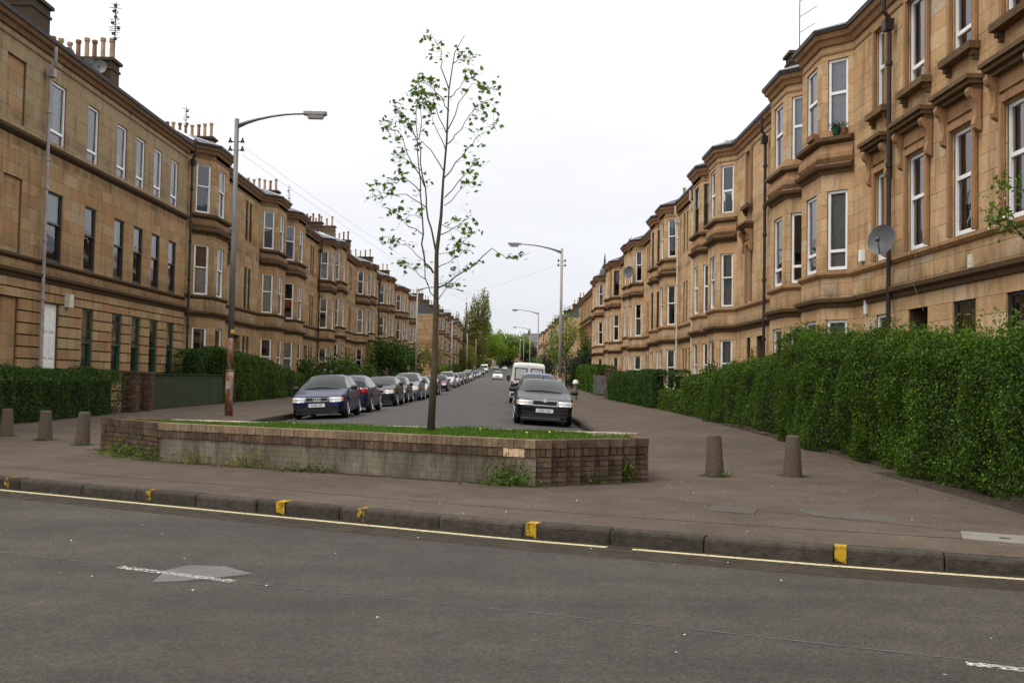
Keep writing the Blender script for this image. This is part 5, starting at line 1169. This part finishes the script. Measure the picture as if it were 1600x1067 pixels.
row = [('hatch', 'charcoal', 51.9, 'charcoal hatchback right behind the black saloon'), ('mpv', 'grey_blue', 57.6, 'grey people carrier just left of the young tree trunk'), ('hatch', 'silver', 64.5, 'silver hatchback hidden behind the young tree trunk'),
       ('small', 'navy', 73.6, 'small dark blue hatchback just right of the young tree trunk'), ('hatch', 'dark_red', 86.0, 'dark maroon hatchback after the small blue one'), ('mpv', 'silver', 99, 'silver people carrier after the maroon hatchback'), ('hatch', 'silver', 107, 'silver hatchback tucked behind the silver people carrier'),
       ('hatch', 'dark_red', 117, 'maroon hatchback midway up the left row'), ('saloon', 'dark_red', 127, 'dark red saloon following the midway maroon hatchback'), ('hatch', 'black', 137, 'black hatchback midway up the left row'), ('hatch', 'silver', 147, 'pale silver hatchback towards the far end of the left row'),
       ('mpv', 'silver', 158, 'silver people carrier towards the far end of the left row'), ('hatch', 'charcoal', 172, 'charcoal hatchback towards the far end of the left row'), ('hatch', 'blue', 186, 'blue hatchback far up the left row'), ('saloon', 'silver', 204, 'silver saloon far up the left row'), ('mpv', 'charcoal', 226, 'dark people carrier far up the left row'), ('small', 'white', 246, 'small white car far up the left row, before the white van')]
for t, p, yy, lb in row: make_car(t, p, -5.9 + random.uniform(-.12, .1), yy, -1, lb, GL, 1 if yy < 90 else 0)
make_car('saloon', 'black', 1.16, 29.9, -1, 'black saloon with a broad chrome grille frame, first on the right kerb', GR, 1, 'saloon_chrome', 'SG56 VZR')
make_car('mpv', 'blue', 1.25, 37.5, -1, 'blue people carrier behind the black saloon on the right kerb', GR)
make_car('hatch', 'dark_red', 1.25, 47.8, 1, 'dark red hatchback hidden between blue people carrier and white van', GR)
make_car('small', 'white', -1.3, 160, -1, 'small white car driving down the middle of the street', 'cars on the road', 0)
make_car('small', 'white', -.4, 330, -1, 'tiny white car far away near the head of the street', 'cars on the road', 0); make_car('hatch', 'silver', -3.4, 345, -1, 'tiny silver car far away at the head of the left row', 'cars on the road', 0)
# white vans: lofted high body
def van(x, y, facing, label, tier, group):
    L_, W_, H_ = 5.0, 1.97, 2.30; tilt = math.atan(roadz(x + .5, y) - roadz(x - .5, y))
    mw = Matrix.Translation((x, y if facing < 0 else y + L_, roadz(x, y + 2.5))) @ Matrix.Rotation(-tilt, 4, 'Y') @ Matrix.Rotation(math.pi / 2 * (1 if facing < 0 else -1), 4, 'Z')
    rt = rootl('white_van', label, 'van', mw, group)
    top = [(0, .75), (.1, .95), (.6, 1.12), (.85, 1.22), (1.55, 1.98), (1.9, 2.2), (2.4, H_), (4.6, H_), (4.95, H_ - .05), (5.0, H_ - .14)]
    xs = [0, .1, .35, .6, .72, .85, .98, 1.05, 1.25, 1.55, 1.9, 2.4, 3.4, 3.55, 3.7, 3.85, 4.0, 4.1, 4.6, 4.95, 5.0]; wx = (.85, 3.75); R = .33; S_ = []
    for q in xs:
        zt = lerp_list(top, q); zb = .32
        for w in wx:
            d = q - w
            if abs(d) < R + .06: zb = max(zb, R + math.sqrt((R + .06) ** 2 - d * d))
        w = W_ / 2 * float(np.interp(q, [0, .1, .6, 1.2, 4.9, 5.0], [.82, .9, .98, 1, 1, .985])); b = min(1.22, zt - .05); k = max(0, (zt - b) / 1.1)
        S_.append([(w - .05, zb), (w, zb + .1), (w, b - .3 if b - .3 > zb + .1 else zb + .15), (w - .015, b), (w - .02 - .10 * k, zt - .11 * min(1, k * 2)), (w - .07 - .12 * k, zt - .03 * min(1, k * 2)), (w * .5, zt), (0, zt + .01)])
    m = MB(); g = MB()
    for i in range(len(xs) - 1):
        xm = (xs[i] + xs[i + 1]) / 2
        for k in range(7):
            d = g if (k >= 5 and .85 < xm < 1.6) or (k == 3 and 1.2 < xm < 1.9) else m
            for s_ in (-1, 1): d.quad(*[(xs[a], s_ * S_[a][c][0], S_[a][c][1]) for a, c in ((i, k), (i + 1, k), (i + 1, k + 1), (i, k + 1))])
    for i in (0, len(xs) - 1): vs = [(xs[i], -q[0], q[1]) for q in S_[i]] + [(xs[i], q[0], q[1]) for q in S_[i][-2::-1]]; m.add(vs, [tuple(range(len(vs)))])
    weld(m.obj('body', 'paint_white', rt, False).data, 25); g.obj('glazing', 'car_glass', rt)
    wt, wr = wheel_meshes(.33)
    for w in wx:
        for s_ in (-1, 1): o = link('wheel', wt, rt); o.location = (w, s_ * (W_ / 2 - .11), .33); o.rotation_euler = (0, 0, 0 if s_ > 0 else math.pi); link('rim', wr, o)
    for s_ in (-1, 1):
        MB().box((.95, s_ * (W_ / 2 + .12), 1.38), (.14, .2, .32)).obj('wing_mirror', 'black_trim', rt); MB().box((.06, s_ * .72, .82), (.12, .3, .2)).obj('headlight', 'lamp_glass', rt)
        MB().box((5.0, s_ * .90, 1.02), (.06, .13, .42)).obj('tail_light', 'tail_red', rt)
        if tier:
            dr = MB().box((5.012, s_ * .435, 1.28), (.03, .82, 1.62)).obj('rear_door', 'paint_white', rt)
            zc = 1.66; MB().box((5.03, s_ * .435, zc), (.02, .70, .68)).obj('seal', 'black_trim', dr); MB().box((5.043, s_ * .435, zc), (.012, .58, .56)).obj('pane', 'blank_pane', dr); MB().box((5.04, s_ * .09, 1.15), (.03, .05, .16)).obj('handle', 'black_trim', dr)
    MB().box((5.02, 0, .50), (.14, 1.86, .18)).obj('rear_bumper', 'black_trim', rt); MB().box((5.035, -.4, .72), (.02, .52, .11)).obj('rear_plate', 'plate_yellow', rt); MB().box((2.5, 0, .42), (4.5, 1.6, .25)).obj('underside', 'black_trim', rt); MB().box((-.03, 0, .5), (.12, 1.8, .24)).obj('front_bumper', 'black_trim', rt)
plain('blank_pane', (.50, .52, .50), .15, 0, .6, .8, var=.08)
van(1.2, 55.2, 1, 'white high-roofed panel van with two blanked rear windows, behind the blue people carrier', 1, GR); van(-5.6, 262, -1, 'small-looking white van far up at the end of the left row', 0, GL)

# ------------------------------------------------------------------ young maple in the planter
def px3(cx, cy, dy=0.0):                                # crop of the photograph -> metres in the tree's own upright plane
    x, y = 540 + cx / 2.425, 40 + cy / 2.425; k = (15.0 + dy) / 1556
    return Vector(((x - 790) * k + .09, 14.8 + dy, 1.5 + (591 - y) * k))
yt = root('young_tree', 'slender young maple with sparse spring leaves growing from the planter grass', 'tree', (-1.12, 14.8, ZT))
T = [Vector((-1.10, 14.8, ZT - .1)), px3(317, 1300), px3(318, 1067), px3(316, 870), px3(330, 730), px3(335, 600), px3(345, 450), px3(350, 250), px3(368, 110), px3(405, 40)]
MB().tube(T, [.060, .048, .040, .031, .023, .018, .015, .011, .007, .004], 9).obj('trunk', 'bark_young', yt, True)
BR = [[(305, 945), (270, 905), (262, 800), (252, 650), (238, 480), (225, 330), (238, 220)], [(312, 860), (282, 740), (268, 620), (245, 480), (200, 370), (140, 300)], [(318, 1060), (285, 990), (240, 940), (190, 908)], [(285, 990), (270, 900), (200, 840), (120, 828)],
      [(325, 1045), (375, 975), (435, 905)], [(322, 990), (350, 984), (385, 984)], [(320, 925), (380, 892), (430, 850)], [(320, 875), (370, 860), (405, 830)], [(276, 700), (200, 650), (110, 650), (40, 682)], [(266, 620), (200, 500), (165, 410), (108, 396)],
      [(335, 590), (400, 500), (460, 432), (527, 383)], [(342, 690), (400, 630), (452, 590)], [(342, 660), (420, 565), (458, 515)], [(345, 460), (400, 400), (440, 330), (495, 283)], [(350, 400), (390, 300), (440, 225), (540, 250)], [(352, 330), (300, 260), (240, 208)],
      [(350, 250), (318, 170), (318, 100), (280, 38)], [(362, 150), (395, 130), (435, 125)], [(342, 480), (300, 380), (262, 285)], [(336, 560), (290, 480), (232, 430), (150, 350)], [(262, 800), (190, 752), (148, 712)], [(250, 640), (185, 590), (120, 600)], [(330, 760), (385, 780), (435, 805)], [(330, 800), (400, 760), (425, 742)],
      [(255, 560), (200, 520), (140, 515)], [(325, 1000), (430, 930), (525, 850), (580, 885), (665, 862)], [(348, 280), (390, 240), (455, 190)], [(262, 740), (225, 730), (170, 745)], [(240, 440), (250, 330), (300, 240)], [(346, 420), (300, 320), (215, 250)]]
LF = []; RT = random.Random(11)
for bi, b in enumerate(BR):
    sgn = RT.uniform(-1, 1); n_ = len(b); pts = [px3(x, y, sgn * 1.1 * (i / (n_ - 1)) ** 1.3) for i, (x, y) in enumerate(b)]
    pts[0].y = 14.8; ln = sum((q - p).length for p, q in zip(pts, pts[1:])); r0 = min(.014, .004 + .0042 * ln) * (1.15 if bi < 2 else 1); fin = []
    for i in range(n_ - 1):
        for k in range(3): fin.append(pts[i].lerp(pts[i + 1], k / 3) + Vector((random.gauss(0, .012), random.gauss(0, .02), random.gauss(0, .012))))
    fin.append(pts[-1]); fin[0] = pts[0]
    m = MB().tube(fin, [r0 * (1 - .8 * i / (len(fin) - 1)) for i in range(len(fin))], 5)
    nl = int(5 + ln * 6.5)
    if bi == 25: r0 = .005; nl = 0

    for k in range(nl):
        t = 1 - abs(random.gauss(0, .30)); t = max(.22, min(1, t)); f_ = t * (len(fin) - 1); i = min(int(f_), len(fin) - 2); p = fin[i].lerp(fin[i + 1], f_ - i)
        d = Vector((random.gauss(0, 1), random.gauss(0, 1), random.gauss(0, .8) + .3)).normalized(); tl = random.uniform(.05, .20); e_ = p + d * tl; m.tube([p, e_], [.003, .002], 3, cap=False)
        for _ in range(random.choice((1, 2, 3, 4))): LF.append(e_ + Vector((random.gauss(0, .05), random.gauss(0, .05), random.gauss(0, .04))))
    if bi == 25:
        for q in (.72, .86, .97, .99):
            p = fin[int(q * (len(fin) - 1))]
            for _ in range(4): LF.insert(0, p + Vector((random.gauss(0, .06), random.gauss(0, .05), random.gauss(0, .04))))
    m.obj('branch', 'bark_young', yt, True)
def leafm():
    m = MB(); o = [(0, -.5, 0), (.16, -.34, .02), (.46, -.30, -.04), (.28, -.08, .03), (.50, .16, -.05), (.2, .14, .02), (0, .55, -.06), (-.2, .14, .02), (-.50, .16, -.05), (-.28, -.08, .03), (-.46, -.30, -.04), (-.16, -.34, .02)]
    m.add([(0, 0, .03)] + o, [(0, 1 + i, 1 + (i + 1) % 12) for i in range(12)]); return m.mesh('leaf', 'leaf_young')
lm_ = leafm(); LF[16:] = random.sample(LF[16:], len(LF) - 16); rest = MB()
for i, p in enumerate(LF):
    s_ = random.uniform(.055, .098); R = Matrix.Rotation(random.uniform(0, 6.28), 4, 'Z') @ Matrix.Rotation(random.gauss(.7, .5), 4, 'X') @ Matrix.Rotation(random.uniform(0, 6.28), 4, 'Z')
    if i < 300: o = link('leaf', lm_, yt); o.matrix_basis = Matrix.Translation(p) @ R @ Matrix.Diagonal((s_, s_, s_, 1))
    else: rest.add([p + (R @ (Vector(v.co) * s_)) for v in lm_.vertices], [tuple(q.vertices) for q in lm_.polygons])
rest.obj('foliage', 'leaf_young', yt, kind='stuff')

# ------------------------------------------------------------------ other trees and shrubs
def tree(label, x, y, h, crown, mat, nleaf, ls, name='tree', group=None, trunk_r=.16, nlimb=7, cat='tree', updir=None, clump=.16, base=None):
    """crown: list of ellipsoids (dx, dy, z centre, rx, ry, rz) relative to the foot"""
    z = sg(y) if base is None else base; rt = root(name, label, cat, (x, y, z), group); m = MB()
    zt = max(c[2] for c in crown); lean = random.uniform(-.2, .2)
    m.tube([(x, y, z - .3), (x + lean * .3, y, z + zt * .35), (x + lean, y, z + zt * .7), (x + lean * 1.2, y, z + max(c[2] + c[5] * .7 for c in crown))], [trunk_r, trunk_r * .75, trunk_r * .45, .02], 8); m.obj('trunk', 'bark', rt, True)
    lm = MB(); C = []
    tot = sum(c[3] * c[4] + c[3] * c[5] for c in crown)
    for (dx, dy, cz, rx, ry, rz) in crown:
        for _ in range(nlimb):
            d = Vector((random.gauss(0, 1), random.gauss(0, 1), random.gauss(.3, .8))).normalized(); e_ = Vector((x + dx + d.x * rx * .85, y + dy + d.y * ry * .85, z + cz + d.z * rz * .85)); s0 = Vector((x + lean * .5, y, z + max(.3, cz - rz * .7)))
            lm.tube([s0, s0.lerp(e_, .5) + Vector((0, 0, .08 * rz)), e_], [trunk_r * .35, trunk_r * .2, .012], 4, cap=False)
        k = int(nleaf * (rx * ry + rx * rz) / tot); nc = max(8, int(k / 45)); cc = RNG.normal(size=(nc, 3)); cc /= np.linalg.norm(cc, axis=1, keepdims=True); cc *= (RNG.random((nc, 1)) ** .4) * RNG.uniform(.75, 1.08, (nc, 1))
        idx = RNG.integers(0, nc, k); p = cc[idx] + RNG.normal(size=(k, 3)) * clump
        C.append(p * (rx, ry, rz) + (x + dx, y + dy, z + cz))
    lm.obj('limbs', 'bark', rt); C = np.vstack(C); leaves('crown', mat, C, RNG.uniform(.6, 1.4, len(C)) * ls, rt, aspect=.7, updir=updir, kind='stuff'); return rt
tree('wide round dark green shrub overhanging the left pavement past the parked navy hatchbacks', -11.4, 66, 2.8, [(0, 0, 1.35, 2.0, 2.6, 1.45), (1.3, 3, 1.1, 1.5, 2.4, 1.15), (-1.6, -1, 1.2, 1.5, 1.6, 1.2)], 'leaf_hedge_dark', 9000, .15, 'shrub', cat='shrub', trunk_r=.08)
tree('bushy dark green tree in front of the fifth tenement, left of the young tree', -11.0, 96, 5, [(0, 0, 3.3, 2.1, 2.2, 1.8), (1.5, 3, 2.7, 1.7, 2.0, 1.6), (-1.5, 0, 2.4, 1.5, 1.5, 1.5)], 'leaf_hedge_dark', 7500, .20, trunk_r=.14)
tree('small yellow-green tree just right of the young tree trunk, far up the left pavement', -10.2, 140, 5.5, [(0, 0, 3.6, 1.9, 1.9, 2.4)], 'leaf_yellow', 1500, .22, trunk_r=.10)
tree('small straggly climber bush against the third tenement', -12.6, 92, 4, [(0, 0, 2.0, .7, 1.0, 2.0)], 'leaf_olive', 700, .18, 'shrub', cat='shrub', trunk_r=.05)
tree('dark low shrub at the foot of the fourth tenement', -12.3, 108, 2.5, [(0, 0, 1.2, 1.4, 3.0, 1.2), (.2, 8, 1.1, 1.2, 3, 1.1)], 'leaf_hedge_dark', 2200, .2, 'shrub', cat='shrub', trunk_r=.06)
tree('tall olive-leaved poplar, the broadest of the poplars up the left side', -8.2, 285, 24, [(0, 0, 9, 3.6, 4, 8.5), (.6, 0, 17, 2.4, 3, 6.5), (2.2, 1, 15, 1.6, 2, 7.5), (-1.6, 0, 14, 1.8, 2, 6)], 'leaf_olive', 9500, .40, 'poplar_tree', 'poplars on the left side', .4, 14, updir=(0, 0, 1.5))
for (x, y, h, lb) in ((-12.6, 310, 23.5, 'thin bare poplar spire, tallest left of the broad olive poplar'), (-15.6, 312, 20, 'thin bare poplar spire farthest left'), (-10.9, 308, 20, 'thin bare poplar spire next to the broad olive poplar')):
    tree(lb, x, y, h, [(0, 0, h * .55, .85, .9, h * .45)], 'leaf_olive', 1100, .40, 'poplar_tree', 'poplars on the left side', .3, 26, updir=(0, 0, 2))
tree('large bright green tree leaning over the far street from the left', -8.0, 330, 15, [(0, 0, 9, 5.0, 6, 6), (4.0, 8, 8.0, 4.5, 7, 4.5), (1, 0, 13.5, 3, 4, 3)], 'leaf_spring', 7000, .55, trunk_r=.35)
tree('bright green tree behind the leaning one, crown near the middle of the street view', -2.5, 395, 14, [(0, 0, 9.5, 5.5, 6, 5), (5, 0, 9, 5, 6, 4.6), (9, 5, 9.5, 4.5, 6, 4.6)], 'leaf_spring', 6500, .65, trunk_r=.4)
tree('dark round evergreen tree at the head of the street', -.5, 415, 9, [(0, 0, 4.6, 5.6, 5, 4.6)], 'leaf_dark', 4500, .55, trunk_r=.4); tree('dark evergreen tree right of the round one, against the closing building', 9.5, 400, 10, [(0, 0, 5.3, 4.2, 4, 5.0)], 'leaf_dark', 3600, .5, trunk_r=.4)
tree('low dark bushes along the far left kerb under the leaning bright green tree', -8.5, 375, 5, [(0, 0, 2.2, 3.0, 8, 2.6), (-4, 10, 2.6, 3, 8, 3)], 'leaf_dark', 3500, .45, 'shrub', cat='shrub', trunk_r=.1)
tree('olive shrubby tree under the poplars at the far left kerb', -9.4, 250, 7, [(0, 0, 3.6, 2.2, 5, 3.4)], 'leaf_olive', 3000, .35, trunk_r=.2); tree('dark ivy-like tree in front of the last farther tenement', -11.6, 262, 7, [(0, 0, 3.4, 2.0, 4, 3.6)], 'leaf_hedge_dark', 2200, .35, trunk_r=.2)
tree('airy yellow-green tree in front of the plain-fronted house on the right', 7.2, 118, 9, [(0, 0, 6.2, 2.2, 2.4, 3.0), (-1.0, 2, 4.6, 1.5, 2, 2.2)], 'leaf_spring', 3800, .17, trunk_r=.14)
tree('fresh green tree tight against the plain-fronted house on the right', 8.6, 106, 6.5, [(0, 0, 4.3, 1.0, 1.6, 2.1)], 'leaf_hedge', 1800, .16, trunk_r=.1)
tree('broad dark purple-green shrub below the airy yellow-green tree', 8.0, 104, 4.6, [(0, 0, 2.8, 1.9, 2.6, 1.9), (-.8, 2, 2.2, 1.4, 2, 1.7)], 'leaf_dark', 4200, .17, 'shrub', cat='shrub', trunk_r=.1)
tree('dark conifer-like tree beyond the white van on the right', 7.6, 172, 8, [(0, 0, 3.6, 1.6, 2.0, 3.8), (-.6, 3, 2.6, 1.6, 2, 2.6)], 'leaf_dark', 3200, .24, 'conifer_tree', trunk_r=.2)
tree('green hedge-like bush beside the red-banded lamp post', 4.6, 150, 4, [(0, 0, 2.0, 1.2, 3, 2.2)], 'leaf_hedge', 1500, .22, 'shrub', cat='shrub', trunk_r=.08)
tree('pale blossoming shrub by the tenement door, between tapering hedge and wall', 8.55, 34.4, 3, [(0, 0, 1.9, .45, .6, 1.0)], 'leaf_yellow', 420, .075, 'shrub', cat='shrub', trunk_r=.03)
tree('small dark rose bush at the bay corner behind the tapering hedge', 8.2, 39.5, 2.6, [(0, 0, 1.7, .5, .9, .8)], 'leaf_hedge_dark', 500, .09, 'shrub', cat='shrub', trunk_r=.03)
tree('russet twiggy shrub behind the grey gate on the right pavement', 7.85, 72.5, 3, [(0, 0, 1.5, .65, 1.6, 1.0)], 'leaf_russet', 2000, .09, 'shrub', cat='shrub', trunk_r=.05)
# blossoming tree whose branches reach in from the right
bt = root('blossom_tree', 'blossoming tree reaching leafy twigs into view at the right edge above the hedge', 'tree', (7.9, 11.6, .2)); MB().tube([(7.9, 11.6, 0), (7.85, 11.6, 2.4), (7.5, 11.7, 3.9), (7.0, 11.8, 5.2)], [.1, .08, .05, .02], 8).obj('trunk', 'bark', bt, True)
LP = []; FP = []
for pts in ([(7.8, 11.6, 2.6), (7.0, 12.0, 2.9), (6.4, 12.2, 3.35), (5.95, 12.3, 3.60)], [(7.7, 11.6, 3.1), (6.9, 12.1, 3.5), (6.35, 12.2, 3.95), (6.05, 12.2, 4.02)], [(6.5, 12.2, 3.2), (6.25, 12.2, 3.5), (6.02, 12.3, 3.78)], [(7.8, 11.6, 2.2), (7.0, 12.0, 2.45), (6.45, 12.2, 2.62)], [(7.7, 11.6, 3.4), (7.0, 12.1, 4.0), (6.6, 12.3, 4.25)], [(7.3, 11.6, 4.2), (7.2, 12.4, 4.9), (7.0, 12.6, 5.4)]):
    MB().tube(pts, [.022, .014, .008, .003][:len(pts)], 5).obj('branch', 'bark', bt, True)
    for k in range(75):
        t = max(.35, 1 - abs(random.gauss(0, .3))) * (len(pts) - 1); i = min(int(t), len(pts) - 2); p = Vector(pts[i]).lerp(Vector(pts[i + 1]), t - i) + Vector((random.gauss(0, .07), random.gauss(0, .08), random.gauss(0, .065))); (FP if random.random() < .22 else LP).append(p)
cc = RNG.normal(size=(60, 3)); cc /= np.linalg.norm(cc, axis=1, keepdims=True); cc *= RNG.uniform(.35, 1.0, (60, 1)); q = cc[RNG.integers(0, 60, 2600)] + RNG.normal(size=(2600, 3)) * .12
LP += [tuple(v) for v in q * (.85, 1.1, 1.15) + (7.95, 11.2, 5.0)]; FP += [tuple(v) for v in (cc[RNG.integers(0, 60, 500)] + RNG.normal(size=(500, 3)) * .13) * (.85, 1.1, 1.15) + (7.95, 11.2, 5.0)]
leaves('foliage', 'leaf_young', LP, RNG.uniform(.06, .11, len(LP)), bt, aspect=.5, kind='stuff'); leaves('blossom', 'petal', FP, RNG.uniform(.018, .034, len(FP)), bt, aspect=.9, kind='stuff')
sb = root('blossom_shrub', 'white-flecked wild shrub poking up through the top of the big hedge', 'shrub', (7.0, 13.5, .2)); MB().tube([(7.0, 13.5, .1), (7.0, 13.5, 2.6)], [.03, .01], 6).obj('stem', 'bark', sb)
LP = []; FP = []
for k in range(19):
    x, y = random.uniform(6.4, 7.6), random.uniform(11.6, 16.5); h = random.uniform(.2, .55)
    for q in range(34): t = random.random(); (FP if random.random() < .14 and y < 14.5 else LP).append((x + random.gauss(0, .06 + .05 * (1 - t)), y + random.gauss(0, .07), 2.15 + t * h))
leaves('foliage', 'leaf_young', LP, RNG.uniform(.045, .085, len(LP)), sb, kind='stuff'); leaves('blossom', 'petal', FP, RNG.uniform(.018, .034, len(FP)), sb, aspect=.9, kind='stuff')

# ------------------------------------------------------------------ gate, post, person
gt = root('garden_gate', 'grey metal sheet gate at the far end of the right pavement, beside the russet shrub', 'gate', (7.5, 79, pz(79)))
MB().box((7.5, 79, pz(79) + .85), (.85, .06, 1.5)).obj('gate_panel', 'lamp_grey', gt)
for xx in (7.02, 7.98): MB().box((xx, 79, pz(79) + .85), (.12, .12, 1.7)).obj('post', 'lamp_grey', gt)
pp = root('white_post', 'short white-capped post in the pavement beyond the right parked cars', 'post', (4.5, 64, pz(64))); MB().lathe([(.13, -.1), (.13, 1.0), (.12, 1.05)], (4.5, 64, pz(64)), 10).obj('shaft', 'concrete_pale', pp); MB().lathe([(.19, 1.05), (.2, 1.12), (.14, 1.28), (.03, 1.32)], (4.5, 64, pz(64)), 10).obj('cap', 'white_paint', pp)
pw = root('garden_wall', 'low sandstone garden wall between the L-shaped hedge and the grey gate', 'wall', (7.2, 69, pz(69)))
y = 68.2; 
while y < 71: o = link('stone', stn, pw); o.location = (7.2, y + .3, pz(y) + .3); o.scale = (.3, .58, .62); y += .6
def person(x, y, label):
    z = pz(y); me = bpy.data.meshes.new('person'); J = dict(pel=(0, 0, .95), wa=(0, .0, 1.1), ch=(0, .01, 1.33), nk=(0, .0, 1.5), hd=(0, .03, 1.62), ht=(0, .02, 1.76), sl=(-.19, 0, 1.43), el=(-.24, .02, 1.13), wl=(-.23, .10, .88), hl=(-.23, .13, .78), sr=(.19, 0, 1.43), er=(.25, .02, 1.13), wr=(.24, .10, .88), hr=(.24, .13, .78), pl=(-.10, 0, .9), kl=(-.11, .09, .5), al=(-.11, .02, .09), tl=(-.11, .18, .04), pr=(.10, 0, .9), kr=(.11, -.02, .5), ar=(.11, -.18, .1), tr=(.11, -.04, .04))
    k = list(J); me.from_pydata([J[q] for q in k], [(k.index(a), k.index(b)) for a, b in (('pel', 'wa'), ('wa', 'ch'), ('ch', 'nk'), ('nk', 'hd'), ('hd', 'ht'), ('ch', 'sl'), ('sl', 'el'), ('el', 'wl'), ('wl', 'hl'), ('ch', 'sr'), ('sr', 'er'), ('er', 'wr'), ('wr', 'hr'), ('pel', 'pl'), ('pl', 'kl'), ('kl', 'al'), ('al', 'tl'), ('pel', 'pr'), ('pr', 'kr'), ('kr', 'ar'), ('ar', 'tr'))], [])
    rad = dict(pel=.16, wa=.14, ch=.16, nk=.055, hd=.095, ht=.07, sl=.075, el=.05, wl=.035, hl=.04, sr=.075, er=.05, wr=.035, hr=.04, pl=.09, kl=.062, al=.045, tl=.04, pr=.09, kr=.062, ar=.045, tr=.04)
    o = link('person', me, None, label=label, cat='person'); o.location = (x, y, z); md = o.modifiers.new('skin', 'SKIN'); sv = me.skin_vertices[0].data
    for i, q in enumerate(k): sv[i].radius = (rad[q], rad[q] * (.75 if q in ('pel', 'wa', 'ch') else 1)); sv[i].use_root = q == 'pel'
    o.modifiers.new('smooth', 'SUBSURF').levels = 1; o.modifiers['smooth'].render_levels = 1
    me.materials.append(M['skin'])
    MB().tube([(0, 0, .88), (0, 0, 1.1), (0, .01, 1.35), (0, 0, 1.5)], [.19, .18, .205, .08], 12).tube([(-.19, 0, 1.44), (-.24, .02, 1.13), (-.235, .09, .92)], [.09, .068, .055], 8).tube([(.19, 0, 1.44), (.25, .02, 1.13), (.245, .09, .92)], [.09, .068, .055], 8).obj('jacket', 'red_cloth', o, True)
    MB().tube([(-.09, 0, .95), (-.11, .09, .5), (-.11, .02, .09)], [.12, .08, .07], 8).tube([(.09, 0, .95), (.11, -.02, .5), (.11, -.18, .1)], [.12, .08, .07], 8).obj('trousers', 'jeans', o, True)
    MB().lathe([(.03, .13), (.09, .11), (.115, .05), (.11, -.04), (.09, -.08)], (0, -.005, 1.66), 10).obj('hair', 'hair', o, True)
person(-8.35, 86.5, 'person in a dark red jacket walking on the left pavement behind the parked cars')
